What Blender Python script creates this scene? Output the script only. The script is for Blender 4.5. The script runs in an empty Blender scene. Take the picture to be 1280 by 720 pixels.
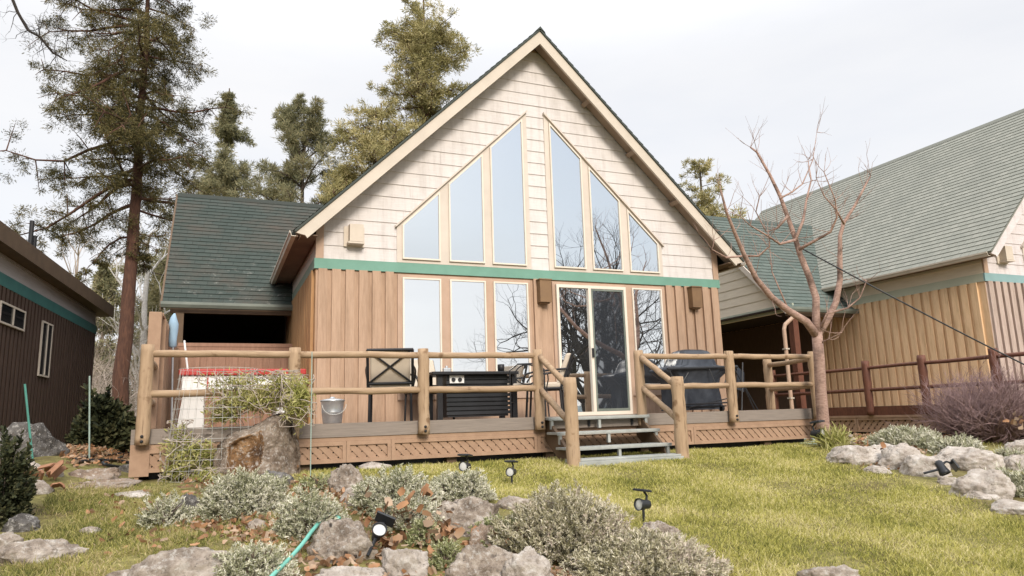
import bpy, math, random
import numpy as np
from mathutils import Vector, noise as mnoise

random.seed(7); rng = np.random.default_rng(7)
sc = bpy.context.scene
COL = sc.collection
R = math.radians

# ------------------------------------------------------------------ camera
YAW, PIT, ROL, F = 0.397, 0.1787, -0.031, 892.73
CAM = np.array([-4.8656, -10.4027, 0.0091])
_cy, _sy = math.cos(YAW), math.sin(YAW)
FWD = np.array([_sy*math.cos(PIT), _cy*math.cos(PIT), math.sin(PIT)])
_r = np.array([_cy, -_sy, 0.0]); _u = np.cross(_r, FWD)
RGT = _r*math.cos(ROL) + _u*math.sin(ROL)
UP = _u*math.cos(ROL) - _r*math.sin(ROL)
cam = bpy.data.objects.new('camera', bpy.data.cameras.new('camera'))
COL.objects.link(cam)
from mathutils import Matrix
cam.matrix_world = Matrix(((RGT[0], UP[0], -FWD[0], CAM[0]), (RGT[1], UP[1], -FWD[1], CAM[1]),
                           (RGT[2], UP[2], -FWD[2], CAM[2]), (0, 0, 0, 1)))
cam.data.sensor_width = 36; cam.data.lens = F/1280*36
cam.data.clip_end = 20000; cam.data.clip_start = .05
sc.camera = cam

def ray(x, y): return FWD + RGT*((x-640)/F) - UP*((y-360)/F)
def atD(x, y, d): return CAM + ray(x, y)*d
def atY(x, y, Y):
    d = ray(x, y); return CAM + d*((Y-CAM[1])/d[1])

def gz(X, Y):
    """height of the ground"""
    z = -.52 - .105*max(0., min(-2.6-Y, 11.)) - (0.05*max(0, -13.6-Y) if Y > -60 else 0.05*46.4)
    z += .13*math.exp(-((X+3.3)/1.2)**2 - ((Y+4.7)/1.0)**2)
    z += .10*math.exp(-((X-3.6)/1.6)**2 - ((Y+4.0)/1.2)**2)
    sg = lambda t: 1/(1+math.exp(-max(-30, min(30, t))))
    z += .30*sg((-5.95-X)/.16)*sg((Y+2.4)/.45)
    if Y < -2.4 or X < -6 or X > 4.2: z += .02*math.sin(X*1.7+1)*math.sin(Y*1.3)
    return z
def gnd(x, y):
    d = ray(x, y); t = 2.0
    while t < 60:
        P = CAM + d*t
        if P[2] < gz(P[0], P[1]): return P, t
        t += .01
    return CAM + d*12, 12.

# ------------------------------------------------------------------ materials
def N(nt, t, **kw):
    n = nt.nodes.new(t)
    for k, v in kw.items():
        if k in n.inputs: n.inputs[k].default_value = v
        else: setattr(n, k, v)
    return n
def ramp(nt, stops):
    r = nt.nodes.new('ShaderNodeValToRGB'); e = r.color_ramp.elements
    while len(e) < len(stops): e.new(.5)
    for i, (p, c) in enumerate(stops):
        e[i].position = p; e[i].color = (*c, 1)
    return r
def newmat(name):
    m = bpy.data.materials.new(name); m.use_nodes = True
    nt = m.node_tree; b = nt.nodes['Principled BSDF']
    return m, nt, b
def M(name, c1, c2=None, scale=4, rough=.7, bump=0., bscale=40, metal=0., st=(1, 1, 1), spec=.3, mid=(.35, .65), c3=None, s3=1.2, streak=0., crack=None):
    m, nt, b = newmat(name); L = nt.links.new
    b.inputs['Roughness'].default_value = rough; b.inputs['Metallic'].default_value = metal
    b.inputs['Specular IOR Level'].default_value = spec
    c2 = c2 or tuple(x*.82 for x in c1)
    tc = N(nt, 'ShaderNodeTexCoord'); mp = N(nt, 'ShaderNodeMapping'); mp.inputs['Scale'].default_value = st
    L(tc.outputs['Object'], mp.inputs[0])
    no = N(nt, 'ShaderNodeTexNoise', Scale=scale, Detail=7., Roughness=.62); L(mp.outputs[0], no.inputs['Vector'])
    rp = ramp(nt, [(mid[0], c1), (mid[1], c2)]); L(no.outputs[0], rp.inputs[0])
    out = rp.outputs[0]
    if c3:
        n3 = N(nt, 'ShaderNodeTexNoise', Scale=s3, Detail=5., Roughness=.6); L(tc.outputs['Object'], n3.inputs['Vector'])
        r3 = ramp(nt, [(.5, (0, 0, 0)), (.68, (1, 1, 1))]); L(n3.outputs[0], r3.inputs[0])
        mx = N(nt, 'ShaderNodeMixRGB'); L(r3.outputs[0], mx.inputs[0]); L(out, mx.inputs[1]); mx.inputs[2].default_value = (*c3, 1)
        out = mx.outputs[0]
    L(out, b.inputs['Base Color'])
    if streak:
        ms_ = N(nt, 'ShaderNodeMapping'); ms_.inputs['Scale'].default_value = (5, 5, .55); L(tc.outputs['Object'], ms_.inputs[0])
        n6 = N(nt, 'ShaderNodeTexNoise', Scale=1.6, Detail=8., Roughness=.72); L(ms_.outputs[0], n6.inputs['Vector'])
        r6 = ramp(nt, [(.36, (.74, .72, .69)), (.52, (1, 1, 1)), (.7, (1.06, 1.05, 1.03))]); L(n6.outputs[0], r6.inputs[0])
        m6 = N(nt, 'ShaderNodeMixRGB', blend_type='MULTIPLY'); m6.inputs[0].default_value = streak; L(out, m6.inputs[1]); L(r6.outputs[0], m6.inputs[2]); out = m6.outputs[0]
        L(out, b.inputs['Base Color'])
    if crack:
        ms_ = N(nt, 'ShaderNodeMapping'); ms_.inputs['Scale'].default_value = tuple(crack); L(tc.outputs['Object'], ms_.inputs[0])
        n6 = N(nt, 'ShaderNodeTexNoise', Scale=1., Detail=6., Roughness=.7); L(ms_.outputs[0], n6.inputs['Vector'])
        r6 = ramp(nt, [(.33, (.30, .25, .2)), (.43, (1, 1, 1)), (.6, (1, 1, 1)), (.72, (1.15, 1.12, 1.1))]); L(n6.outputs[0], r6.inputs[0])
        n7 = N(nt, 'ShaderNodeTexNoise', Scale=7., Detail=3.); L(tc.outputs['Object'], n7.inputs['Vector'])
        r7 = ramp(nt, [(.27, (.42, .33, .25)), (.36, (1, 1, 1))]); L(n7.outputs[0], r7.inputs[0])
        m6 = N(nt, 'ShaderNodeMixRGB', blend_type='MULTIPLY'); m6.inputs[0].default_value = .75; L(out, m6.inputs[1]); L(r6.outputs[0], m6.inputs[2])
        m7 = N(nt, 'ShaderNodeMixRGB', blend_type='MULTIPLY'); m7.inputs[0].default_value = .8; L(m6.outputs[0], m7.inputs[1]); L(r7.outputs[0], m7.inputs[2]); out = m7.outputs[0]
        L(out, b.inputs['Base Color'])
    if bump:
        nb = N(nt, 'ShaderNodeTexNoise', Scale=bscale, Detail=4.); L(mp.outputs[0], nb.inputs['Vector'])
        bp = N(nt, 'ShaderNodeBump', Strength=bump, Distance=.01); L(nb.outputs[0], bp.inputs['Height']); L(bp.outputs[0], b.inputs['Normal'])
    return m
def leafmat(name, cols, rough=.7, trans=.25, big=None):
    """per-leaf colour, some light through"""
    m, nt, b = newmat(name); L = nt.links.new
    g = N(nt, 'ShaderNodeNewGeometry')
    rp = ramp(nt, [(i/max(1, len(cols)-1), c) for i, c in enumerate(cols)])
    rp.color_ramp.interpolation = 'LINEAR'
    src = g.outputs['Random Per Island']
    tc = N(nt, 'ShaderNodeTexCoord')
    no = N(nt, 'ShaderNodeTexNoise', Scale=big or 1.5, Detail=4., Roughness=.6); L(tc.outputs['Object'], no.inputs['Vector'])
    mr = N(nt, 'ShaderNodeMapRange'); L(no.outputs[0], mr.inputs[0])
    mr.inputs[1].default_value = .3; mr.inputs[2].default_value = .7; mr.inputs[3].default_value = -.38; mr.inputs[4].default_value = .38
    ad = N(nt, 'ShaderNodeMath', operation='ADD', use_clamp=True); L(src, ad.inputs[0]); L(mr.outputs[0], ad.inputs[1])
    L(ad.outputs[0], rp.inputs[0])
    L(rp.outputs[0], b.inputs['Base Color']); b.inputs['Roughness'].default_value = rough
    b.inputs['Specular IOR Level'].default_value = .2
    if trans:
        tr = N(nt, 'ShaderNodeBsdfTranslucent'); L(rp.outputs[0], tr.inputs[0])
        ms = N(nt, 'ShaderNodeMixShader'); ms.inputs[0].default_value = trans
        L(b.outputs[0], ms.inputs[1]); L(tr.outputs[0], ms.inputs[2])
        L(ms.outputs[0], nt.nodes['Material Output'].inputs[0])
    return m
def shingle(name, c1, c2, c3, moss=None):
    m, nt, b = newmat(name); L = nt.links.new
    uv = N(nt, 'ShaderNodeUVMap'); uv.uv_map = 'UVMap'
    br = N(nt, 'ShaderNodeTexBrick'); br.offset = .5; br.inputs['Scale'].default_value = 1
    br.inputs['Brick Width'].default_value = .17; br.inputs['Row Height'].default_value = .1401
    br.inputs['Mortar Size'].default_value = .006; br.inputs['Mortar'].default_value = tuple(x*.74 for x in c1)+(1,)
    br.inputs['Color1'].default_value = (*c1, 1); br.inputs['Color2'].default_value = (*c2, 1); br.inputs['Bias'].default_value = 0
    L(uv.outputs[0], br.inputs['Vector'])
    no = N(nt, 'ShaderNodeTexNoise', Scale=1.1, Detail=8., Roughness=.7); L(uv.outputs[0], no.inputs['Vector'])
    rp = ramp(nt, [(.46, (0, 0, 0)), (.66, (1, 1, 1))]); L(no.outputs[0], rp.inputs[0])
    mx = N(nt, 'ShaderNodeMixRGB'); L(rp.outputs[0], mx.inputs[0]); L(br.outputs[0], mx.inputs[1]); mx.inputs[2].default_value = (*c3, 1)
    out = mx.outputs[0]
    if moss:
        n2 = N(nt, 'ShaderNodeTexNoise', Scale=5., Detail=9., Roughness=.75); L(uv.outputs[0], n2.inputs['Vector'])
        r2 = ramp(nt, [(.57, (0, 0, 0)), (.68, (.75, .75, .75))]); L(n2.outputs[0], r2.inputs[0])
        sx = N(nt, 'ShaderNodeSeparateXYZ'); L(uv.outputs[0], sx.inputs[0])
        mrg = N(nt, 'ShaderNodeMapRange'); L(sx.outputs[1], mrg.inputs[0]); mrg.inputs[1].default_value = 0; mrg.inputs[2].default_value = 2.4; mrg.inputs[3].default_value = 1; mrg.inputs[4].default_value = 0
        mm = N(nt, 'ShaderNodeMath', operation='MULTIPLY'); L(r2.outputs[0], mm.inputs[0]); L(mrg.outputs[0], mm.inputs[1])
        m2 = N(nt, 'ShaderNodeMixRGB'); L(mm.outputs[0], m2.inputs[0]); L(out, m2.inputs[1]); m2.inputs[2].default_value = (*moss, 1)
        out = m2.outputs[0]
    L(out, b.inputs['Base Color']); b.inputs['Roughness'].default_value = .85; b.inputs['Specular IOR Level'].default_value = .25
    nb = N(nt, 'ShaderNodeTexNoise', Scale=60., Detail=3.); L(uv.outputs[0], nb.inputs['Vector'])
    bp = N(nt, 'ShaderNodeBump', Strength=.35, Distance=.01); L(nb.outputs[0], bp.inputs['Height']); L(bp.outputs[0], b.inputs['Normal'])
    return m
def glass(name, refl=.8, dark=(.02, .025, .03), tint=(.93, .96, .98), rough=0.0, wave=.02):
    m, nt, b = newmat(name); L = nt.links.new
    nt.nodes.remove(b)
    gl = N(nt, 'ShaderNodeBsdfGlossy'); gl.inputs['Color'].default_value = (*tint, 1); gl.inputs['Roughness'].default_value = rough
    df = N(nt, 'ShaderNodeBsdfDiffuse'); df.inputs['Color'].default_value = (*dark, 1)
    ms = N(nt, 'ShaderNodeMixShader'); ms.inputs[0].default_value = refl
    L(df.outputs[0], ms.inputs[1]); L(gl.outputs[0], ms.inputs[2])
    tc = N(nt, 'ShaderNodeTexCoord'); no = N(nt, 'ShaderNodeTexNoise', Scale=1.3, Detail=1.); L(tc.outputs['Object'], no.inputs['Vector'])
    bp = N(nt, 'ShaderNodeBump', Strength=wave, Distance=.05); L(no.outputs[0], bp.inputs['Height']); L(bp.outputs[0], gl.inputs['Normal'])
    L(ms.outputs[0], nt.nodes['Material Output'].inputs[0])
    return m
def rockmat(name, cols, pits=0., orange=None, scale=5.):
    m, nt, b = newmat(name); L = nt.links.new
    tc = N(nt, 'ShaderNodeTexCoord')
    no = N(nt, 'ShaderNodeTexNoise', Scale=scale, Detail=9., Roughness=.7); L(tc.outputs['Object'], no.inputs['Vector'])
    rp = ramp(nt, [(.36+.27*i/(len(cols)-1), c) for i, c in enumerate(cols)]); L(no.outputs[0], rp.inputs[0])
    out = rp.outputs[0]
    n2 = N(nt, 'ShaderNodeTexNoise', Scale=scale*4.6, Detail=8., Roughness=.75); L(tc.outputs['Object'], n2.inputs['Vector'])
    r2 = ramp(nt, [(.53, (0, 0, 0)), (.62, (.6, .6, .6))]); L(n2.outputs[0], r2.inputs[0])
    mx = N(nt, 'ShaderNodeMixRGB'); L(r2.outputs[0], mx.inputs[0]); L(out, mx.inputs[1]); mx.inputs[2].default_value = (.60, .57, .52, 1); out = mx.outputs[0]
    r4 = ramp(nt, [(.35, (1, 1, 1)), (.42, (0, 0, 0))]); L(n2.outputs[0], r4.inputs[0])
    m4 = N(nt, 'ShaderNodeMixRGB'); L(r4.outputs[0], m4.inputs[0]); L(out, m4.inputs[1]); m4.inputs[2].default_value = (.17, .145, .12, 1); out = m4.outputs[0]
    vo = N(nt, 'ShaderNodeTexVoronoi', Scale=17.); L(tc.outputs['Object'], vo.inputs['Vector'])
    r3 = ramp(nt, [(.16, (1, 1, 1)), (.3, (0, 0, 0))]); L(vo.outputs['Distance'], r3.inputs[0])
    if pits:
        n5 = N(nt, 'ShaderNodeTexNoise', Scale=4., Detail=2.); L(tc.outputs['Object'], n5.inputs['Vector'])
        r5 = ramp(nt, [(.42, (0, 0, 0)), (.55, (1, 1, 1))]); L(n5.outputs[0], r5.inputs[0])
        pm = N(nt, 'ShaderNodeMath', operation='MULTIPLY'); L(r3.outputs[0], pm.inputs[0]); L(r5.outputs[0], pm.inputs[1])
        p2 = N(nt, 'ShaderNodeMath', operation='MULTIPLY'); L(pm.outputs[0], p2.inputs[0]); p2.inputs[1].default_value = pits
        m5 = N(nt, 'ShaderNodeMixRGB'); L(p2.outputs[0], m5.inputs[0]); L(out, m5.inputs[1]); m5.inputs[2].default_value = (.05, .04, .035, 1); out = m5.outputs[0]  # shade of the pits put into the colour as near-black spots
    L(out, b.inputs['Base Color']); b.inputs['Roughness'].default_value = .9; b.inputs['Specular IOR Level'].default_value = .2
    nb = N(nt, 'ShaderNodeTexNoise', Scale=scale*5, Detail=8., Roughness=.7); L(tc.outputs['Object'], nb.inputs['Vector'])
    bp = N(nt, 'ShaderNodeBump', Strength=1., Distance=.045); L(nb.outputs[0], bp.inputs['Height'])
    L(bp.outputs[0], b.inputs['Normal'])
    return m

WOODST = (14, 14, 1.2)
MT = dict(
    board=M('brown_board_siding', (.425, .29, .20), (.365, .245, .165), scale=5, st=(9, 9, .8), bump=.25, bscale=20, rough=.75, streak=.8),
    sideboard=M('tan_board_siding', (.40, .235, .11), (.32, .18, .08), scale=5, st=(9, 9, .8), bump=.25, bscale=20, rough=.75, streak=.8),
    rboard=M('pinkish_board_siding', (.44, .35, .30), (.36, .28, .23), scale=5, st=(9, 9, .8), bump=.25, bscale=20, rough=.75, streak=.8),
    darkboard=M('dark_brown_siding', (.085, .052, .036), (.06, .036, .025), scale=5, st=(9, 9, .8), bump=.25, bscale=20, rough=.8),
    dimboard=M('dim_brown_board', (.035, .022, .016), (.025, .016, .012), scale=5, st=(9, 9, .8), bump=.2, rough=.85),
    lap=M('cream_lap_siding', (.62, .58, .555), (.555, .515, .49), scale=3, st=(1.2, 1.2, 22), bump=.35, bscale=14, rough=.7, streak=.55),
    trim=M('cream_trim_paint', (.56, .495, .425), (.50, .44, .375), scale=3, bump=.1, rough=.6),
    barge=M('taupe_barge_paint', (.53, .465, .385), (.48, .42, .345), scale=3, bump=.1, rough=.6),
    undersoffit=M('brown_rake_soffit', (.30, .225, .165), (.25, .185, .135), scale=4, rough=.8),
    lowtrim=M('tan_trim_paint', (.43, .30, .22), (.37, .255, .18), scale=3, bump=.1, rough=.6),
    band=M('teal_band_paint', (.145, .29, .225), (.125, .255, .195), scale=3, bump=.1, rough=.6),
    paleband=M('pale_green_band_paint', (.44, .46, .36), (.40, .42, .33), scale=3, bump=.1, rough=.6),
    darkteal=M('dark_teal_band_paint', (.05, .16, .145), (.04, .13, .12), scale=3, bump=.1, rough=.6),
    soffit=M('brown_soffit_paint', (.16, .11, .075), (.12, .08, .055), scale=4, rough=.8),
    gutter=M('cream_gutter_metal', (.50, .44, .36), (.42, .37, .30), scale=3, rough=.45),
    greengutter=M('grey_green_gutter_metal', (.17, .19, .16), (.12, .14, .12), scale=3, rough=.5),
    fascia=M('dark_brown_fascia_paint', (.13, .085, .05), (.10, .065, .04), scale=4, rough=.7),
    lampbox=M('bronze_lamp_housing', (.20, .12, .06), (.16, .095, .05), scale=4, rough=.5),
    lampcream=M('cream_lamp_housing', (.56, .49, .40), (.50, .43, .35), scale=4, rough=.6),
    frame=M('cream_window_frame', (.66, .59, .50), (.60, .54, .45), scale=2, rough=.5),
    log=M('tan_peeled_log', (.385, .27, .17), (.30, .205, .125), scale=4, st=(7, 7, 1.0), bump=.3, bscale=16, rough=.75, c3=(.36, .26, .17), s3=2., crack=(26, 26, 1.4)),
    loghor=M('tan_log_rail', (.36, .255, .16), (.28, .19, .118), scale=4, st=(1.0, 7, 7), bump=.3, bscale=16, rough=.75, crack=(1.4, 30, 30)),
    logend=M('cut_log_end', (.50, .36, .22), (.42, .28, .16), scale=30, rough=.8),
    redlog=M('red_brown_log', (.14, .055, .032), (.09, .035, .022), scale=4, st=(7, 7, 2), bump=.4, bscale=16, rough=.6),
    greywood=M('weathered_grey_rim', (.245, .205, .172), (.19, .16, .135), scale=4, st=(.8, 6, 14), bump=.3, bscale=14, rough=.85),
    tanwood=M('tan_painted_wood', (.345, .225, .148), (.29, .185, .12), scale=4, st=(2, 2, 2), bump=.2, bscale=20, rough=.75),
    deckwood=M('deck_boards', (.30, .22, .17), (.22, .16, .12), scale=4, st=(.8, 8, 8), bump=.2, rough=.8),
    steel=M('grey_step_metal', (.36, .37, .345), (.27, .28, .26), scale=6, rough=.55, metal=.15),
    black=M('black_metal', (.018, .018, .02), (.012, .012, .013), rough=.45),
    blackplastic=M('black_plastic', (.025, .027, .03), (.018, .019, .021), rough=.4),
    cover=M('black_cover_cloth', (.045, .052, .064), (.022, .026, .034), scale=6, rough=.42, bump=.4, bscale=12),
    cushion=M('beige_cushion_cloth', (.52, .45, .36), (.47, .40, .32), scale=8, rough=.9, bump=.15, bscale=80),
    white=M('white_plastic', (.72, .72, .70), (.66, .66, .65), rough=.5),
    red=M('red_plastic', (.40, .035, .028), (.34, .025, .02), rough=.45),
    galv=M('galvanised_metal', (.55, .57, .58), (.42, .44, .46), scale=9, rough=.35, metal=.7),
    bark=M('red_brown_bark', (.115, .055, .035), (.055, .028, .02), scale=5, st=(5, 5, 1), bump=1., bscale=9, rough=.9),
    barkdark=M('grey_brown_bark', (.11, .085, .065), (.06, .045, .035), scale=5, st=(5, 5, 1), bump=.8, bscale=9, rough=.9),
    barkpink=M('pinkish_fruit_tree_bark', (.42, .285, .23), (.25, .155, .12), scale=6, st=(3, 3, 8), bump=.9, bscale=14, rough=.75, c3=(.14, .09, .07), s3=4.),
    barkwhite=M('white_birch_bark', (.60, .57, .53), (.42, .40, .37), scale=4, st=(2, 2, 6), rough=.8),
    twigpale=M('pale_dry_twig', (.40, .34, .29), (.28, .23, .19), scale=3, rough=.85),
    twigpurple=M('purple_brown_twig', (.29, .20, .195), (.18, .115, .11), scale=3, rough=.8),
    twigwood=M('grey_woody_stem', (.17, .13, .10), (.11, .085, .065), scale=6, rough=.9),
    silhouette=M('dark_oak_bark', (.035, .028, .022), (.022, .018, .015), scale=3, rough=.9),
    hose=M('teal_hose_rubber', (.16, .44, .36), (.13, .38, .31), rough=.45),
    hoseblack=M('black_hose_rubber', (.03, .035, .04), (.02, .022, .025), rough=.45),
    stake=M('green_coated_stake', (.10, .30, .25), (.07, .22, .18), rough=.5),
    palestake=M('pale_green_stake', (.35, .45, .40), (.28, .36, .32), rough=.5),
    wire=M('galvanised_wire', (.62, .62, .58), (.52, .52, .48), rough=.5, metal=.3),
    terracotta=M('broken_terracotta', (.34, .175, .10), (.22, .115, .07), scale=9, rough=.85),
    blue=M('pale_blue_cloth', (.30, .42, .52), (.24, .35, .45), rough=.9),
    lens=M('white_lamp_lens', (.55, .55, .52), (.42, .42, .40), rough=.25),
    solar=M('dark_solar_cell', (.05, .055, .075), (.035, .04, .055), rough=.15, spec=.6),
    pane=glass('window_glass', .84, tint=(.95, .98, 1.0), dark=(.05, .055, .06)),
    upane=glass('upper_window_glass', .74, tint=(.90, .96, 1.0), dark=(.05, .06, .07)),
    screen=glass('screened_glass', .24, dark=(.03, .034, .04), tint=(.85, .88, .92), rough=.02),
    darkpane=glass('dim_window_glass', .22, dark=(.015, .015, .016)),
)
MT['roof_dark'] = shingle('dark_green_shingle', (.034, .046, .039), (.045, .057, .049), (.066, .056, .044), moss=(.30, .28, .25))
MT['roof_green'] = shingle('green_shingle', (.075, .098, .086), (.105, .128, .112), (.085, .10, .088))
MT['roof_grey'] = shingle('grey_green_shingle', (.225, .23, .195), (.275, .275, .235), (.205, .21, .18))
MT['roof_main'] = shingle('brown_green_shingle', (.07, .085, .075), (.10, .11, .095), (.08, .08, .07))

# ------------------------------------------------------------------ mesh builder
class MB:
    def __init__(s): s.v = []; s.f = []; s.uv = None; s.mi = []
    def add(s, vs, fs, mi=0):
        o = len(s.v); s.v.extend([tuple(map(float, p)) for p in vs]); s.f.extend([tuple(i+o for i in f) for f in fs]); s.mi += [mi]*len(fs); return s
    def box(s, x0, x1, y0, y1, z0, z1, mi=0):
        return s.add([(x0, y0, z0), (x1, y0, z0), (x1, y1, z0), (x0, y1, z0), (x0, y0, z1), (x1, y0, z1), (x1, y1, z1), (x0, y1, z1)],
              [(3, 2, 1, 0), (4, 5, 6, 7), (0, 1, 5, 4), (1, 2, 6, 5), (2, 3, 7, 6), (3, 0, 4, 7)], mi)
    def obox(s, c, ax, ay, az, mi=0):
        c, ax, ay, az = map(np.array, (c, ax, ay, az)); vs = []
        for k in (-1, 1):
            for i, j in ((-1, -1), (1, -1), (1, 1), (-1, 1)): vs.append(c+ax*i+ay*j+az*k)
        return s.add(vs, [(3, 2, 1, 0), (4, 5, 6, 7), (0, 1, 5, 4), (1, 2, 6, 5), (2, 3, 7, 6), (3, 0, 4, 7)], mi)
    def prism(s, poly, fn, d0, d1, mi=0):
        """poly of (u,v); fn(u,v,d)->xyz"""
        n = len(poly)
        vs = [fn(u, v, d0) for u, v in poly]+[fn(u, v, d1) for u, v in poly]
        fs = [tuple(range(n))[::-1], tuple(range(n, 2*n))]+[(i, (i+1) % n, n+(i+1) % n, n+i) for i in range(n)]
        return s.add(vs, fs, mi)
    def tube(s, pts, rad, n=8, cap=True, mi=0):
        pts = [np.array(p, float) for p in pts]; k = len(pts)
        if not hasattr(rad, '__len__'): rad = [rad]*k
        vs = []; prev = None
        for i, p in enumerate(pts):
            t = pts[min(i+1, k-1)]-pts[max(i-1, 0)]; t = t/(np.linalg.norm(t)+1e-12)
            if prev is None:
                a = np.array([0, 0, 1.]) if abs(t[2]) < .9 else np.array([1., 0, 0])
                e = np.cross(t, a)
            else: e = prev-t*(prev@t)
            e /= (np.linalg.norm(e)+1e-12); prev = e; b = np.cross(t, e)
            for j in range(n):
                a = 2*math.pi*j/n; vs.append(p+(e*math.cos(a)+b*math.sin(a))*rad[i])
        fs = [(i*n+j, i*n+(j+1) % n, (i+1)*n+(j+1) % n, (i+1)*n+j) for i in range(k-1) for j in range(n)]
        if cap: fs += [tuple(range(n))[::-1], tuple(range((k-1)*n, k*n))]
        return s.add(vs, fs, mi)
    def lathe(s, prof, c=(0, 0, 0), n=20, axis=None, mi=0):
        """prof (r, h) up an axis"""
        c = np.array(c, float); az = np.array(axis if axis is not None else (0, 0, 1.), float); az /= np.linalg.norm(az)
        a = np.array([0, 0, 1.]) if abs(az[2]) < .9 else np.array([1., 0, 0]); e = np.cross(az, a); e /= np.linalg.norm(e); b = np.cross(az, e)
        vs = []
        for r_, h in prof:
            for j in range(n):
                t = 2*math.pi*j/n; vs.append(c+az*h+(e*math.cos(t)+b*math.sin(t))*max(r_, 1e-4))
        k = len(prof)
        fs = [(i*n+j, i*n+(j+1) % n, (i+1)*n+(j+1) % n, (i+1)*n+j) for i in range(k-1) for j in range(n)]
        fs += [tuple(range(n))[::-1], tuple(range((k-1)*n, k*n))]
        return s.add(vs, fs, mi)
    def build(s, name, mats, parent=None, smooth=False, bevel=0.):
        if not isinstance(mats, (list, tuple)): mats = [mats]
        me = bpy.data.meshes.new(name)
        v = s.v
        if parent is not None:
            root = parent
            while root.parent: root = root.parent
            if not root.get('_local'):
                o_ = ORG[root.name]; v = [(a-o_[0], b-o_[1], c-o_[2]) for a, b, c in v]
            loc = None
        else:
            # origin at the base centre
            a = np.array(v); lo, hi = a.min(0), a.max(0); loc = ((lo[0]+hi[0])/2, (lo[1]+hi[1])/2, lo[2])
            v = [tuple(p) for p in (a-np.array(loc))]
        me.from_pydata(v, [], s.f)
        for m in mats: me.materials.append(MT[m] if isinstance(m, str) else m)
        if any(s.mi): me.polygons.foreach_set('material_index', s.mi)
        if smooth: me.polygons.foreach_set('use_smooth', [True]*len(me.polygons))
        if s.uv:
            l = me.uv_layers.new(name='UVMap'); l.data.foreach_set('uv', np.array(s.uv, float).ravel())
        me.update()
        o = bpy.data.objects.new(name, me); COL.objects.link(o)
        if parent is not None: o.parent = parent
        else: o.location = loc
        if bevel:
            b = o.modifiers.new('b', 'BEVEL'); b.width = bevel; b.segments = 2; b.limit_method = 'ANGLE'
        return o
ORG = {}
def thing(name, label, cat, loc=(0, 0, 0), rz=0., group=None, local=False):
    o = bpy.data.objects.new(name, None); COL.objects.link(o)
    o.empty_display_size = .2
    o.location = loc; o.rotation_euler = (0, 0, rz); o['label'] = label; o['category'] = cat
    if group: o['group'] = group
    if local: o['_local'] = 1
    ORG[o.name] = loc
    return o
def tag(o, label=None, cat=None, group=None, kind=None):
    if label: o['label'] = label
    if cat: o['category'] = cat
    if group: o['group'] = group
    if kind: o['kind'] = kind
    return o
def npmesh(name, V, Fc, mat, parent=None, loc=(0, 0, 0), smooth=False):
    """V (n,3), Fc (m,k) with equal k"""
    V = np.asarray(V, np.float32); Fc = np.asarray(Fc, np.int32); m, k = Fc.shape
    off = np.array(loc, np.float32)
    if parent is not None:
        root = parent
        while root.parent: root = root.parent
        off = np.zeros(3, np.float32) if root.get('_local') else np.array(ORG[root.name], np.float32)
    me = bpy.data.meshes.new(name)
    me.vertices.add(len(V)); me.vertices.foreach_set('co', (V-off).ravel())
    me.loops.add(m*k); me.loops.foreach_set('vertex_index', Fc.ravel())
    me.polygons.add(m); me.polygons.foreach_set('loop_start', np.arange(0, m*k, k, dtype=np.int32))
    try: me.polygons.foreach_set('loop_total', np.full(m, k, np.int32))
    except Exception: pass
    if smooth: me.polygons.foreach_set('use_smooth', np.ones(m, bool))
    me.update(calc_edges=True); me.validate()
    me.materials.append(MT[mat] if isinstance(mat, str) else mat)
    o = bpy.data.objects.new(name, me); COL.objects.link(o)
    if parent is not None: o.parent = parent
    else: o.location = tuple(off)
    return o

def unit(a): return a/(np.linalg.norm(a, axis=-1, keepdims=True)+1e-9)
def blades(P, D, Ln, Wd, taper=.15, bend=0.):
    """flat leaves: base points P, directions D, lengths, widths -> quads (two per leaf when bent)"""
    n = len(P); D = unit(D); r_ = unit(rng.normal(size=(n, 3))); S = unit(np.cross(D, r_))
    Ln = np.broadcast_to(Ln, (n,))[:, None]; Wd = np.broadcast_to(Wd, (n,))[:, None]
    B = np.cross(S, D)
    mid = P+D*Ln*.5
    tip = P+D*Ln+B*Ln*bend*rng.normal(size=(n, 1))
    V = np.stack([P-S*Wd*.35, P+S*Wd*.35, mid+S*Wd*.5, mid-S*Wd*.5, tip+S*Wd*taper, tip-S*Wd*taper], 1).reshape(-1, 3)
    i = np.arange(n)[:, None]*6
    Fc = np.concatenate([i+np.array([[0, 1, 2, 3]]), i+np.array([[3, 2, 4, 5]])], 0)
    return V, Fc
def merge(parts):
    V = []; Fc = []; o = 0
    for v, f in parts: V.append(v); Fc.append(f+o); o += len(v)
    return np.concatenate(V), np.concatenate(Fc)

# ------------------------------------------------------------------ houses
W, HL, S, ZR = 3.566, 9.0, .974, 6.475         # half width, length, roof slope, ridge height
EX = 3.886                                      # eave half width
E_ = [.248, .8425, .9728, 1.5603, 1.7026, 2.3048]
ZLW, ZUB = 2.13, 2.413
def rake(x): return 5.19-.972*abs(x)
front = lambda u, v, d: (u, -d, v)
leftw = lambda u, v, d: (-W-d, u, v)
rightw = lambda u, v, d: (W+d, u, v)

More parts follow.
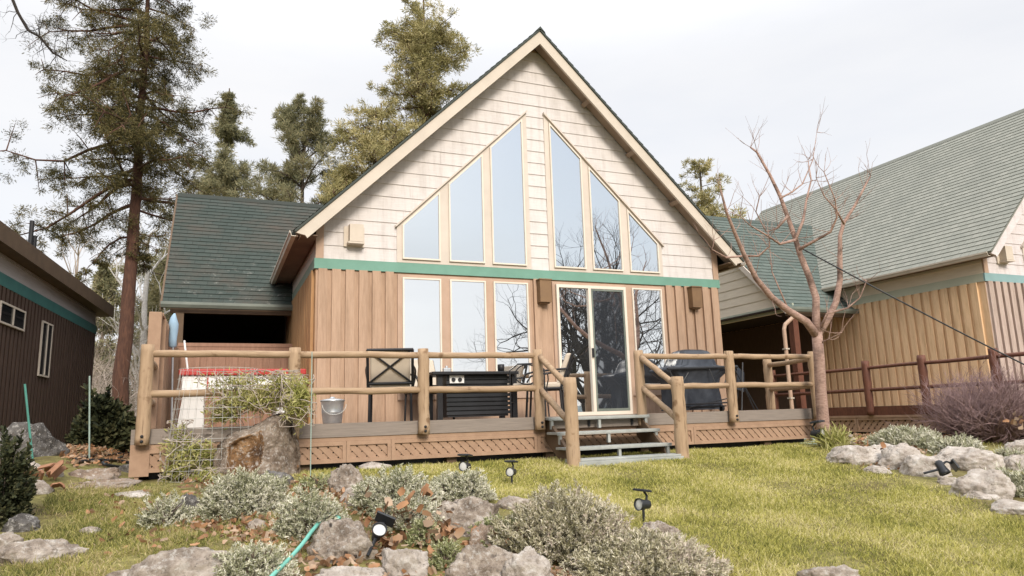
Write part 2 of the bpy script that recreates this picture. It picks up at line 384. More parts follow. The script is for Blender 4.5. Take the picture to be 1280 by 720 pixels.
def battens(mb, fn, u0, u1, z0, z1, skip=(), step=.195, wd=.125, pr=.045, off=.05, ztop=None):
    u = u0+off
    while u+wd < u1+.001:
        if not any(a-.02 < u+wd and u < b+.02 for a, b in skip):
            mb.prism([(u, z0), (u+wd, z0), (u+wd, z1), (u, z1)], fn, .0, pr+random.uniform(-.002, .002))
        u += step
jr = random.Random(4)
def laps(mb, fn, Lf, Rf, z0, z1, h=.205):
    """overlapping courses between two edge functions of z"""
    z = z0
    while z < z1-.01:
        zt = min(z+h, z1)
        if Rf(z)-Lf(z) < .03: break
        cuts = [None]; x_ = Lf(z)+jr.uniform(.6, 3.6)
        while x_ < min(Rf(z), Rf(zt))-.3:
            if x_ > max(Lf(z), Lf(zt))+.2: cuts.append(x_)
            x_ += 3.66
        cuts.append(None)
        for ci in range(len(cuts)-1):
            a0, b0 = cuts[ci], cuts[ci+1]
            q = [(Lf(z) if a0 is None else a0+.0012, z), (Rf(z) if b0 is None else b0-.0012, z), (Rf(zt) if b0 is None else b0-.0012, zt), (Lf(zt) if a0 is None else a0+.0012, zt)]
            w_ = jr.uniform(-.0015, .0015); dep = [.0165+w_, .0165+jr.uniform(-.001, .001), .004, .004]
            vs = [fn(u, v, d) for (u, v), d in zip(q, dep)]+[fn(u, v, 0) for u, v in q]
            mb.add(vs, [(0, 1, 2, 3), (4, 5, 1, 0), (5, 6, 2, 1), (7, 4, 0, 3), (6, 7, 3, 2)])
        z = zt
def slope_roof(mb, p_eave0, p_eave1, p_top0, p_top1, thick=.1, ex=.14):
    """stepped shingle courses from eave to top (numpy points); writes uv"""
    a, b, c, d = [np.array(p, float) for p in (p_eave0, p_eave1, p_top0, p_top1)]
    nrm = np.cross(b-a, c-a); nrm /= np.linalg.norm(nrm)
    if nrm[2] < 0: nrm = -nrm
    sl = np.linalg.norm(c-a); n = max(1, int(round(sl/ex))); ln = np.linalg.norm(b-a)
    if mb.uv is None: mb.uv = []
    for i in range(n):
        t0, t1 = i/n, (i+1)/n
        q0, q1 = a+(c-a)*t0, b+(d-b)*t0; r0, r1 = a+(c-a)*t1, b+(d-b)*t1
        up = nrm*.012
        mb.add([q0+up, q1+up, r1+nrm*.001, r0+nrm*.001, q0, q1], [(0, 1, 2, 3), (4, 5, 1, 0)])
        u0, u1 = 0, ln
        mb.uv += [(u0, i*.1401+.003), (u1, i*.1401+.003), (u1, i*.1401+.138), (u0, i*.1401+.138)]+[(0, 0)]*4
    dn = -nrm*thick
    mb.add([a, b, d, c, a+dn, b+dn, d+dn, c+dn], [(4, 5, 6, 7), (0, 4, 7, 3), (1, 2, 6, 5), (0, 1, 5, 4), (3, 7, 6, 2)])
    mb.uv += [(0, 0)]*20
    return mb

def window(root, poly, fn, glassmat, fw=.024, d0=.03, d1=.062, name='window', sill=False):
    """frame as a ring round a convex polygon, pane as sub-part"""
    c = np.mean(poly, 0); n = len(poly); P = np.array(poly, float)
    # inset polygon by fw
    ins = []
    for i in range(n):
        p0, p1, p2 = P[i-1], P[i], P[(i+1) % n]
        e1, e2 = unit(p1-p0), unit(p2-p1)
        n1, n2 = np.array([-e1[1], e1[0]]), np.array([-e2[1], e2[0]])
        A = np.array([n1, n2]); bb = np.array([n1@p1+fw, n2@p1+fw]); ins.append(np.linalg.solve(A, bb))
    fr = MB()
    for i in range(n):
        j = (i+1) % n
        q = [P[i], P[j], ins[j], ins[i]]
        fr.prism([tuple(a) for a in q], fn, d0-.028, d1)
    f = fr.build(name, 'frame', root)
    MB().prism([tuple(a) for a in ins], fn, d0-.02, d0+.012).build('pane', glassmat, f)
    return f

def wall_light(root, fn, u, z, w=.2, h=.36, dp=.16, mat='lampbox', plate=False):
    b = MB()
    if plate:
        b.prism([(u-.15, z-.165), (u+.15, z-.165), (u+.15, z+.14), (u-.15, z+.14)], fn, .02, .04)
        b.prism([(u-.09, z+.14), (u+.09, z+.14), (u+.09, z+.165), (u-.09, z+.165)], fn, .02, .04)
        b.prism([(u-.085, z-.11), (u+.115, z-.11), (u+.115, z+.15), (u-.085, z+.15)], fn, .0405, .17)
        b.prism([(u-.11, z-.145), (u+.125, z-.145), (u+.125, z-.118), (u-.11, z-.118)], fn, .0405, .185)
        return b.build('wall_light', mat, root)
    b.prism([(u-w/2, z-h/2), (u+w/2, z-h/2), (u+w/2, z+h/2), (u-w/2, z+h/2)], fn, .021, .02+dp)
    b.prism([(u-w/2-.012, z+h/2), (u+w/2+.012, z+h/2), (u+w/2+.012, z+h/2+.018), (u-w/2-.012, z+h/2+.018)], fn, .021, .035+dp)
    b.prism([(u-w/2+.02, z-h/2-.02), (u+w/2-.02, z-h/2-.02), (u+w/2-.02, z-h/2-.001), (u-w/2+.02, z-h/2-.001)], fn, .03, dp-.02)
    return b.build('wall_light', mat, root)

def cabin(loc, label, mats, wing=True, full=True, wing_x=-5.727, oh=.32, wing_gable=False):
    root = thing('cabin', label, 'house', loc, local=True)
    zw = ZR-.13                                     # underside of the roof over the wall
    gl = lambda z: -(zw-z)/S; gr = lambda z: (zw-z)/S
    # core
    core = MB()
    core.prism([(-W, -.62), (W, -.62), (W, zw-S*W), (0, zw), (-W, zw-S*W)], lambda u, v, d: (u, d, v), 0, HL)
    core.build('wall', mats['board'], root)
    # front boards
    fb = MB(); sk = [(-2.38, -.17), (.17, 2.38)]
    for ua, ub in ((-W, -2.38), (-.17, .17), (2.38, W)):
        fb = MB(); battens(fb, front, ua, ub, -.5, 2.2076, off=.03); fb.build('board_siding', mats['board'], root)
    for wf in (leftw, rightw):
        sb = MB(); sb.prism([(.002, -.6), (HL-.002, -.6), (HL-.002, 2.3), (.002, 2.3)], wf, .0, .004); battens(sb, wf, 0, HL, -.5, 2.2076, off=.14); sb.build('board_siding', mats['side'], root)
    # band
    bd = MB()
    bd.box(-W-.028, W+.028, -.032, 0, 2.2076, 2.3593)
    bd.build('band_board', mats['band'], root)
    for s in (-1, 1):
        bd = MB(); bd.box(*sorted((s*W, s*(W+.03))), .0005, HL, 2.2076, 2.3593); bd.build('band_board', mats['sideband'], root)
    # gable laps
    gs = MB()
    laps(gs, front, lambda z: max(gl(z), -W+.1), lambda z: min(gr(z), W-.1), 2.3593, zw-.12)
    gs.build('lap_siding', mats['lap'], root)
    for wf in (leftw, rightw):
        sl = MB(); laps(sl, wf, lambda z: .0, lambda z: HL, 2.3593, 2.62); sl.build('lap_siding', mats['sidelap'], root)
    for s in (-1, 1):
        cb = MB(); cb.box(*sorted((s*(W-.1), s*(W+.012))), -.034, 0, 2.3593, zw-S*W-.02); cb.build('corner_board', mats['lowtrim'], root)
    # casing behind the windows
    for s in (-1, 1):
        cs = MB()
        e0, e1 = E_[0]-.085, E_[5]+.08
        q = [(s*e0, 2.362), (s*e1, 2.362), (s*e1, rake(e1)+.05), (s*e0, rake(e0)+.05)]
        if s < 0: q = q[::-1]
        cs.prism(q, front, 0, .03)
        # raked drip board
        q = [(s*(e0-.01), rake(e0)+.052), (s*(e0-.01), rake(e0)+.085), (s*(e1+.03), rake(e1+.03)+.085), (s*(e1+.03), rake(e1+.03)+.052)]
        if s > 0: q = q[::-1]
        cs.prism(q, front, 0, .075)
        cs.build('window_casing', mats['trim'], root)
    cs = MB()
    cs.prism([(-E_[5]-.07, .3), (-E_[0]+.05, .3), (-E_[0]+.05, 2.18), (-E_[5]-.07, 2.18)], front, 0, .03)
    cs.build('window_casing', mats['lowtrim'], root); cs = MB()
    cs.prism([(E_[0]-.05, -.1), (E_[3]+.06, -.1), (E_[3]+.06, 2.18), (E_[0]-.05, 2.18)], front, 0, .03)
    cs.prism([(E_[3]+.06, .3), (E_[5]+.07, .3), (E_[5]+.07, 2.18), (E_[3]+.06, 2.18)], front, 0, .0295)
    cs.build('window_casing', mats['lowtrim'], root)
    for s in (-1, 1):
        for i in (0, 2, 4):
            a, b = E_[i], E_[i+1]
            q = [(s*a, ZUB), (s*b, ZUB), (s*b, rake(b)), (s*a, rake(a))]
            if s < 0: q = q[::-1]
            window(root, q, front, 'upane')
    zb = .47
    for i in (0, 2, 4):
        window(root, [(-E_[i+1], zb), (-E_[i], zb), (-E_[i], ZLW), (-E_[i+1], ZLW)], front, 'pane')
    window(root, [(E_[4], zb), (E_[5], zb), (E_[5], ZLW), (E_[4], ZLW)], front, 'pane')
    # sliding door
    a, b = E_[0], E_[3]; mid = (a+b)/2-.02
    d = MB()
    for q in ([(a, .0), (a+.045, .0), (a+.045, ZLW), (a, ZLW)], [(b-.045, .0), (b, .0), (b, ZLW), (b-.045, ZLW)],
              [(a+.045, ZLW-.05), (b-.045, ZLW-.05), (b-.045, ZLW), (a+.045, ZLW)], [(a+.045, .0), (b-.045, .0), (b-.045, .055), (a+.045, .055)],
              [(mid-.05, .055), (mid, .055), (mid, ZLW-.05), (mid-.05, ZLW-.05)]):
        d.prism(q, front, .005, .085)
    door = d.build('sliding_door', 'frame', root)
    MB().prism([(a+.045, .055), (mid-.05, .055), (mid-.05, ZLW-.05), (a+.045, ZLW-.05)], front, .01, .045).build('pane', 'pane', door)
    sf = MB(); x0, x1 = mid+.0005, b-.0455
    for q in ([(x0, .056), (x0+.035, .056), (x0+.035, ZLW-.051), (x0, ZLW-.051)], [(x1-.03, .056), (x1, .056), (x1, ZLW-.051), (x1-.03, ZLW-.051)],
              [(x0+.035, .056), (x1-.03, .056), (x1-.03, .10), (x0+.035, .10)], [(x0+.035, ZLW-.085), (x1-.03, ZLW-.085), (x1-.03, ZLW-.051), (x0+.035, ZLW-.051)]):
        sf.prism(q, front, .06, .08)
    sf.build('screen_frame', 'greengutter', door)
    MB().prism([(x0+.035, .10), (x1-.03, .10), (x1-.03, ZLW-.085), (x0+.035, ZLW-.085)], front, .03, .066).build('screen_pane', 'screen', door)
    MB().prism([(mid-.04, .93), (mid-.008, .93), (mid-.008, 1.08), (mid-.04, 1.08)], front, .0855, .115).build('handle', 'black', door)
    # lights
    wall_light(root, front, .01, 1.99); wall_light(root, front, 2.96, 1.99)
    wall_light(root, front, -3.03, 2.72, mat='lampcream', plate=True)
    # roof
    rf = MB()
    for s in (-1, 1):
        slope_roof(rf, (s*(EX+.03), -oh-.06, ZR-S*(EX+.03)), (s*(EX+.03), HL+oh, ZR-S*(EX+.03)), (0, -oh-.06, ZR), (0, HL+oh, ZR), thick=.03)
    rf.build('roof', mats['roof'], root)
    rc = MB(); rc.prism([(-.09, ZR-.07), (0, ZR+.028), (.09, ZR-.07), (.0, ZR-.02)], lambda u, v, d: (u, d, v), -oh-.075, HL+oh)
    rc.build('ridge_cap', mats['roof'], root)
    for s in (-1, 1):
        bb = MB(); zt = ZR-.046; h = .225
        for y0, y1 in ((-oh-.035, -oh+.008),):
            q = [(0.0, zt), (s*(EX+.01), zt-S*(EX+.01)), (s*(EX-.12), zt-S*(EX+.01)-.03), (s*(EX-.15), zt-h-S*(EX-.15)), (0.0, zt-h)]
            if s > 0: q = q[::-1]
            bb.prism(q, lambda u, v, d: (u, d, v), y0, y1)
        bb.build('barge_board', mats.get('barge', mats['trim']), root)
        sfb = MB(); q = [(0, zw-.004), (s*(EX-.05), zw-.004-S*(EX-.05)), (s*(EX-.05), zw-.02-S*(EX-.05)), (0, zw-.02)]
        if s > 0: q = q[::-1]
        sfb.prism(q, lambda u, v, d: (u, d, v), -oh+.012, -.036); sfb.build('soffit', 'undersoffit', root)
        # outlooker blocks under the rake
        for x in (.95, 1.8, 2.65):
            zz = zw-.02-S*x; ob = MB(); ob.obox((s*x, -.165, zz-.03), (.03, 0, -s*.03*S), (0, .12, 0), (s*.03, 0, .03)); ob.build('rafter_block', 'undersoffit', root)
        sf = MB(); z0 = ZR-S*EX-.075
        sf.box(*sorted((s*(W+.03), s*(EX-.02))), -oh+.01, HL+oh, z0, z0+.015)
        sf.box(*sorted((s*(EX-.03), s*EX)), -oh+.01, HL+oh, z0-.03, z0+.06)
        sf.build('soffit', 'soffit', root)
        g = MB(); zg = ZR-S*EX-.012
        x = s*(EX+.002)
        prof = [(x, zg-.095), (x+s*.06, zg-.095), (x+s*.075, zg-.05), (x+s*.09, zg-.045), (x+s*.09, zg-.015), (x+s*.08, zg-.015), (x+s*.07, zg-.04), (x+s*.055, zg-.085), (x, zg-.085)]
        if s > 0: prof = prof[::-1]
        g.prism(prof[:2]+prof[2:], lambda u, v, d: (u, d, v), -oh-.02, HL+oh)
        g.build('gutter', mats['gutter'], root)
    # carport wing on the left side
    if wing:
        ye, yr, ze = 2.913, 5.78, 2.115; zr = ze+S*(yr-ye); xw = wing_x
        wr = MB()
        xi0 = -(ZR-ze)/S; xi1 = -(ZR-zr)/S          # where the wing meets the main slope
        slope_roof(wr, (xw, ye, ze), (-W+.0, ye, ze), (xw, yr, zr), (xi1, yr, zr))
        slope_roof(wr, (-W, 2*yr-ye, ze), (xw, 2*yr-ye, ze), (xi1, yr, zr), (xw, yr, zr))
        wr.build('roof', mats['wroof'], root)
        MB().prism([(yr-.09, zr-.07), (yr, zr+.028), (yr+.09, zr-.07), (yr, zr-.02)], lambda u, v, d: (d, u, v), xw-.01, xi1).build('ridge_cap', mats['wroof'], root)
        gt = MB(); gt.prism([(ye, ze-.10), (ye-.085, ze-.10), (ye-.115, ze-.05), (ye-.115, ze-.004), (ye-.10, ze-.004), (ye-.08, ze-.085), (ye, ze-.085)], lambda u, v, d: (d, u, v), xw-.02, -W-.03)
        gt.build('gutter', mats['wgutter'], root)
        be = MB(); be.box(xw+.12, -W, ye+.06, ye+.16, ze-.17, ze-.03); be.build('beam', 'fascia', root)
        # end gable with lap siding and band
        endw = lambda u, v, d: (xw+.25-d, u, v)
        if wing_gable:
            ge = MB(); zz = zr-.15
            ge.prism([(2.95, ze-.05), (2*yr-2.95, ze-.05), (yr, zz)], endw, -.08, 0)
            laps(ge, endw, lambda z: yr-(zz-z)/S, lambda z: yr+(zz-z)/S, ze+.1, zz-.15)
            ge.build('lap_siding', mats['sidelap'], root)
            bdd = MB(); bdd.prism([(2.95, ze-.05), (2*yr-2.95, ze-.05), (2*yr-2.95, ze+.1), (2.95, ze+.1)], endw, 0, .03)
            bdd.build('band_board', mats['sideband'], root)
        for sgn in (-1, 1):
            bb = MB(); y_e = yr+sgn*(yr-ye+.0)
            bb.prism([(yr, zr-.012), (y_e, ze-.012), (y_e-sgn*.0, ze-.14), (yr, zr-.21)][::sgn], lambda u, v, d: (xw-d, u, v), -.006, .035)
            bb.build('barge_board', mats['trim'] if wing_gable else 'fascia', root)
        # carport inside
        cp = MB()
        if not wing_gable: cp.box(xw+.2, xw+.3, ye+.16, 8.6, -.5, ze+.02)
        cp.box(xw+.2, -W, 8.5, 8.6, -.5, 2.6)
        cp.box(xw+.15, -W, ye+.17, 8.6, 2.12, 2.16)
        cp.build('carport_shade_lining', 'dimboard', root)
        MB().box(-W-.06, -W-.03, 4.0, 8.5, -.5, 2.11).build('carport_shade_lining', 'darkboard', root)  # added dark sheet on the house wall: carport shade put into colour
        po = MB(); po.box(xw+.2, xw+.34, ye+.05, ye+.19, -.5, ze-.17); po.build('post', mats['post'], root)
    return root

main_mats = dict(barge='barge', board='board', side='sideboard', band='band', sideband='paleband', lap='lap', sidelap='trim', trim='trim', lowtrim='lowtrim', roof='roof_main', wroof='roof_dark', gutter='gutter', wgutter='greengutter', post='fascia')
MT['shadebandpaint'] = M('grey_shade_band_paint', (.20, .25, .19), (.17, .21, .16), scale=3, rough=.6)  # side band: teal greyed, its shade put into the colour
main_mats['sideband'] = 'shadebandpaint'
cabin((0, 0, 0), 'tan and cream gabled cabin in the middle with raked windows and sliding door', main_mats)
MT['paleblue'] = M('blue_shade_band_paint', (.22, .34, .34), (.19, .30, .30), scale=3, rough=.6)  # bluish cast of the shade put into the teal front band
MT['lap_r'] = M('pinkish_lap_siding', (.62, .57, .56), (.54, .49, .48), scale=3, st=(1.2, 1.2, 22), bump=.35, bscale=14, rough=.7, streak=.55)
MT['sidelap_r'] = M('warm_cream_lap_siding', (.74, .65, .52), (.66, .58, .46), scale=3, st=(1.2, 1.2, 22), bump=.3, bscale=14, rough=.7)
MT['rside'] = M('golden_board_siding', (.66, .46, .275), (.58, .395, .225), scale=5, st=(9, 9, .8), bump=.25, bscale=20, rough=.75, streak=.8)
r_mats = dict(main_mats, barge='lap_r', board='rboard', side='rside', band='paleblue', sideband='paleband', lap='lap_r', sidelap='sidelap_r', roof='roof_grey', wroof='roof_green', gutter='gutter', post='redlog', wgutter='greengutter')
RX, RY = 8.194+W, -1.80
cabin((RX, RY, 0), 'grey roofed cabin at the right edge with golden side wall and green carport roof', r_mats, wing_x=-(RX-6.2), wing_gable=True, oh=.36)

# dark cabin at the left edge, low roof, turned a little
LR = R(-4.0)
lroot = thing('cabin', 'dark brown cabin at the left edge with a teal band and low roof', 'house', (-7.36, 0, 0), LR, local=True)
lw = lambda u, v, d: (d, u, v)       # its wall towards the middle cabin
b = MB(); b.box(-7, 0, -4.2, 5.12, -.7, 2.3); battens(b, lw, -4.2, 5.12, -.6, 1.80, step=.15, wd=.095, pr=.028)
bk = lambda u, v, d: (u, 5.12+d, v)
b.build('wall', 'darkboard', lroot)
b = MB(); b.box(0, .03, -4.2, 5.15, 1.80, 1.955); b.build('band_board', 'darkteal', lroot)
b = MB(); laps(b, lw, lambda z: -4.2, lambda z: 5.12, 1.955, 2.2); 
MT['lap_l'] = M('greyish_lap_siding', (.42, .385, .37), (.36, .33, .315), scale=3, st=(1.2, 1.2, 22), bump=.3, bscale=14, rough=.7)
b.build('lap_siding', 'lap_l', lroot)
b = MB(); b.prism([(.16, 2.21), (.16, 2.425), (.13, 2.43), (-3.5, 2.9), (-7.1, 2.47), (-7.1, 2.35), (.0, 2.2)][::-1], lambda u, v, d: (u, d, v), -1.15, 5.62)
b.build('roof', 'fascia', lroot)
b = MB(); b.prism([(.165, 2.20), (.20, 2.20), (.20, 2.42), (.165, 2.42)][::-1], lambda u, v, d: (u, d, v), -1.2, 5.66); b.build('fascia_board', 'fascia', lroot)
b = MB(); b.box(-.3, .2, -1.24, -1.2, 2.2, 2.46); b.build('fascia_board', 'lampcream', lroot)
def slider(y0, y1, z0, z1):
    f = window(lroot, [(y0, z0), (y1, z0), (y1, z1), (y0, z1)], lw, 'darkpane', fw=.024, d0=.03, d1=.05)
    f.data.materials[0] = MT['lampcream']; m_ = (y0+y1)/2; MB().prism([(m_-.015, z0+.024), (m_+.015, z0+.024), (m_+.015, z1-.024), (m_-.015, z1-.024)], lw, .043, .056).build('mullion', 'lampcream', f)
slider(-.02, .93, 1.34, 1.61); slider(1.72, 2.24, .80, 1.60)
for x0_, y0_, y1_, D_ in ((37, 312, 274, 10.2), (42, 312, 294, 10.3)):
    p0, p1 = [Matrix.Rotation(-LR, 3, 'Z') @ (Vector(q)-Vector((-7.36, 0, 0))) for q in (atD(x0_, y0_, D_), atD(x0_+3, y1_, D_))]
    MB().tube([(p0.x, p0.y, 2.3), (p0.x, p0.y, p1.z)], .03, 10).build('vent_pipe', 'black', lroot)

# ------------------------------------------------------------------ deck, railings, steps
DZ = -.0
deck = thing('deck', 'raised timber deck with grey rim and tan lattice skirt before the middle cabin', 'deck', (-1, -2.1, -.5))
b = MB()
y = -2.05
while y < -.04:
    b.box(-5.58, 3.46+(y+2.1)*.22, y, y+.132, -.035, 0); y += .138
y = -.04
while y < 2.9:
    b.box(-5.58, -W-.03, y, y+.132, -.035, 0); y += .138
b.build('floor', 'deckwood', deck)
b = MB(); b.box(-5.6, 3.47, -2.10, -2.06, -.152, 0.0); b.build('rim_board', 'greywood', deck)
b = MB(); b.prism([(3.47, -2.06), (3.49, -2.06), (3.92, -.06), (3.88, -.06)], lambda u, v, d: (u, v, d), -.152, -.001); b.box(-5.62, -5.6, -2.1, 2.9, -.152, -.001); b.build('rim_board', 'greywood', deck)
b = MB(); b.box(-5.56, 3.45, -2.085, -2.045, -.20, -.153); b.build('ledger_board', 'tanwood', deck)
xs = [-5.54, -4.9, -3.46, -2.95, -1.1, .46, 1.26, 3.43]
def lattice(x0, x1, z0, z1, y, fn=None, st=.112):
    fn = fn or (lambda u, v, d: (u, y-d, v))
    mb = MB()
    for q in ([(x0, z1-.045), (x1, z1-.045), (x1, z1), (x0, z1)], [(x0, z0), (x1, z0), (x1, z0+.04), (x0, z0+.04)],
              [(x0, z0+.04), (x0+.04, z0+.04), (x0+.04, z1-.045), (x0, z1-.045)], [(x1-.04, z0+.04), (x1, z0+.04), (x1, z1-.045), (x1-.04, z1-.045)]):
        mb.prism(q, fn, -.015, .02)
    a0, a1, c0, c1 = x0+.04, x1-.04, z0+.04, z1-.045; h = c1-c0
    for sgn, dd in ((1, 0), (-1, -.009)):
        k = a0-h
        while k < a1+h:
            # slat: parallelogram clipped to the opening
            wd = .092 if sgn < 0 else .088
            lo, hi = (k, k+h*1.0)
            def X(t): return (lo+(hi-lo)*t) if sgn < 0 else (hi-(hi-lo)*t)
            ts = [i/6 for i in range(7)]
            L_ = [(min(max(X(t), a0), a1), c0+h*t) for t in ts]; R_ = [(min(max(X(t)+wd, a0), a1), c0+h*t) for t in ts]
            if max(r[0]-l[0] for l, r in zip(L_, R_)) > .004:
                vs = [fn(u, v, dd) for u, v in L_]+[fn(u, v, dd) for u, v in R_]+[fn(u, v, dd-.008) for u, v in L_]+[fn(u, v, dd-.008) for u, v in R_]
                fs = []
                for i in range(6):
                    fs += [(i, 7+i, 8+i, i+1), (i, i+1, 15+i, 14+i), (7+i, 21+i, 22+i, 8+i)]
                mb.add(vs, fs)
            k += st
    return mb
for i in range(len(xs)-1):
    if xs[i] == -1.1: continue
    lattice(xs[i]+.002, xs[i+1]-.002, -.435, -.201, -2.075).build('lattice_panel', 'tanwood', deck)
lattice(-1.099, .459, -.435, -.201, -2.0755).build('lattice_panel', 'tanwood', deck)
b = MB(); b.box(-5.57, -5.53, -2.085, 2.8, -.5, -.16); b.box(-5.62, -5.44, -2.099, -2.03, -.47, -.153); b.build('skirt_board', 'tanwood', deck)
b = MB(); b.box(-5.45, 3.4, -1.9, -1.88, -.6, -.16); b.build('skirt_shade_backing', 'black', deck)  # black sheet put in for the shade under the deck
for x in (-3.9, -2.2, -.9, .5, 2.6): MB().box(x-.06, x+.06, -2.02, -1.92, -.7, -.16).build('footing_post', 'fascia', deck)

def log_post(root, x, y, z0, z1, r=.067, mat='log', bolts=True):
    b = MB(); n = 14; pts = [(x+random.uniform(-.004, .004), y, z0+(z1-z0)*i/n) for i in range(n+1)]
    b.tube(pts, [r*random.uniform(.95, 1.05) for _ in pts[:-1]]+[r*.93], 14)
    p = b.build('post', mat, root, smooth=False)
    for q in p.data.polygons: q.use_smooth = len(q.vertices) == 4
    if bolts:
        bb = MB()
        for dz in (.035, .085): bb.lathe([(.016, -.004), (.016, .012), (.008, .018)], (x, y-r+.002, z0+dz), 10, axis=(0, -1, 0))
        bb.build('bolt', 'black', p)
    return p
def log_rail(root, p, q, r=.038, mat='loghor'):
    p, q = np.array(p, float), np.array(q, float); n = 7
    pts = [p+(q-p)*i/n+np.array([0, random.uniform(-.004, .004), random.uniform(-.006, .006)*(0 < i < n)]) for i in range(n+1)]
    b = MB(); b.tube(pts, [r*random.uniform(.94, 1.06) for _ in pts], 12); o = b.build('rail', mat, root)
    for g in o.data.polygons: g.use_smooth = len(g.vertices) == 4
    return o
RAILZ, RAILL = .765, .355
PY = -2.165
rl = thing('log_railing', 'long log railing running left from the steps to the privacy wall', 'railing', (-3.3, -2.16, -.15))
px = [-5.51, -4.05, -2.58, -1.09]
for x in px: log_post(rl, x, PY, -.155, .84 if x > -5 else .86)
for i in range(3):
    for z in (RAILZ, RAILL): log_rail(rl, (px[i], PY, z), (px[i+1], PY, z))
for z in (RAILZ-.06, RAILL-.06): log_rail(rl, (-5.50, -2.13, z), (-5.50, -.9, z))
SLX, SRX, SY = -1.05, .44, -2.95
log_post(rl, SLX, SY, -.62, .44, .079, bolts=False)
log_rail(rl, (-1.08, PY-.05, .745), (SLX, SY+.03, .33), .038); log_rail(rl, (-1.08, PY-.05, .33), (SLX, SY+.03, -.09), .038)
rr = thing('log_railing', 'shorter log railing right of the steps in front of the covered grill', 'railing', (2, -2.16, -.15))
px2 = [.401, 1.907, 3.46]
for x in px2: log_post(rr, x, PY, -.155, .84)
for i in range(2):
    for z in (RAILZ, RAILL): log_rail(rr, (px2[i], PY, z), (px2[i+1], PY, z))
log_post(rr, 3.77, -.86, -.03, .84, .07, bolts=False)
for z in (RAILZ-.03, RAILL-.02): log_rail(rr, (3.46, -2.14, z), (3.77, -.86, z), .038)
log_post(rr, SRX, SY, -.66, .44, .079, bolts=False)
log_rail(rr, (.41, PY-.05, .745), (SRX, SY+.03, .33), .038); log_rail(rr, (.41, PY-.05, .33), (SRX, SY+.03, -.09), .038)

st = thing('steps', 'weathered grey open steps with three treads up to the deck', 'steps', (-.33, -2.6, -.55))
X0, X1 = -1.0, .40
for i, (yf, zt) in enumerate(((-2.30, -.012), (-2.52, -.19), (-2.76, -.365))):
    b = MB(); b.box(X0-.03, X1+.03, yf, yf+(.195 if i == 0 else .30), zt-.03, zt); b.box(X0-.03, X1+.03, yf-.004, yf+.012, zt-.038, zt-.031)
    b.build('tread', 'steel', st, bevel=.004)
    for x in (X0, -.33, X1-.035): MB().box(x, x+.035, yf+.01, yf+.05, zt-.145, zt-.031).build('riser_post', 'steel', st)
b = MB(); b.box(X0-.05, X1+.06, -3.02, -2.72, -.62, -.515); b.box(X0-.04, X1+.05, -3.0, -2.72, -.514, -.49); b.build('base_step', 'steel', st, bevel=.005)
for x in (X0+.01, X1-.05):
    b = MB(); b.prism([(-2.1, -.05), (-2.1, -.30), (-2.6, -.60), (-2.74, -.60), (-2.70, -.42), (-2.46, -.235), (-2.2, -.05)], lambda u, v, d: (d, u, v), x, x+.038); b.build('stringer', 'fascia', st)
b = MB(); b.box(X0+.05, X1-.05, -2.16, -2.12, -.15, -.045); b.build('riser_board', 'greywood', st)
for x in (-.42, .22): MB().box(x, x+.03, -2.185, -2.165, -.135, -.06).build('bracket', 'black', st)

# privacy wall and carport fence
pv = thing('privacy_wall', 'tall tan board privacy wall along the left end of the deck', 'fence', (-5.48, .8, 0))
b = MB(); b.box(-5.56, -5.46, -1.2, 2.88, 0.0, 1.30)
battens(b, lambda u, v, d: (-5.46+d, u, v), -1.1, 2.85, 0.0, 1.28, step=.2, wd=.1, off=.05)
b.build('board_panel', 'tanwood', pv)
MB().box(-5.585, -5.45, -1.31, -1.201, 0.0, 1.33).build('end_post', 'tanwood', pv, bevel=.006)
MB().box(-5.57, -5.44, -1.2, 2.88, 1.301, 1.335).build('cap_rail', 'tanwood', pv)
fc = thing('board_fence', 'low brown board fence closing the carport opening behind the deck', 'fence', (-4.5, 2.75, 0))
MT['fenceb'] = M('brown_fence_board', (.30, .17, .115), (.24, .135, .09), scale=5, st=(6, 6, .8), bump=.25, rough=.75)
b = MB(); b.box(-5.44, -3.62, 2.74, 2.80, 0.0, 1.34); battens(b, lambda u, v, d: (u, 2.74-d, v), -5.44, -3.62, 0.0, 1.22, step=.2, wd=.09); b.build('board_panel', 'fenceb', fc)
b = MB(); b.box(-5.44, -3.61, 2.70, 2.82, 1.34, 1.40); b.box(-5.44, -3.62, 2.71, 2.74, 1.23, 1.339); b.build('cap_rail', 'fenceb', fc)

# red-brown deck railing of the right cabin
rd = thing('log_railing', 'red brown log railing in front of the golden side wall at right', 'railing', (6.25, -1.2, -.15))
for y in (-3.95, -3.04, -1.81, -.66, .5, 1.75): log_post(rd, 6.25, y, -.15, .83, .07, 'redlog', bolts=False)
for z in (.70, .30): log_rail(rd, (6.25, -3.95, z), (6.25, 1.9, z), .032, 'redlog'); log_rail(rd, (6.25, -3.95, z), (9.4, -3.95, z), .032, 'redlog')
log_post(rd, 7.7, -3.95, -.15, .83, .07, 'redlog', bolts=False)
dk = thing('deck', 'deck of the right cabin with red brown rim and pale lattice skirt', 'deck', (7.5, -1, -.5))
b = MB()
y = -3.88
while y < 3.0: b.box(6.3, RX-W-.03 if y > RY-.13 else 14, y, y+.132, -.035, 0); y += .138
b.build('floor', 'deckwood', dk)
b = MB(); b.box(6.27, 6.30, -3.92, 3, -.16, 0); b.box(6.27, 14, -3.92, -3.885, -.16, 0); b.build('rim_board', 'redlog', dk)
lf = lambda u, v, d: (6.29-d, u, v)
for y0, y1 in ((-3.9, -2.1), (-2.09, -.3), (-.29, 1.5), (1.51, 2.95)): lattice(y0, y1, -.46, -.20, 0, fn=lf, st=.13).build('lattice_panel', 'tanwood', dk)
b = MB(); b.box(6.26, 6.30, -3.9, 3, -.2, -.161); b.build('ledger_board', 'tanwood', dk)
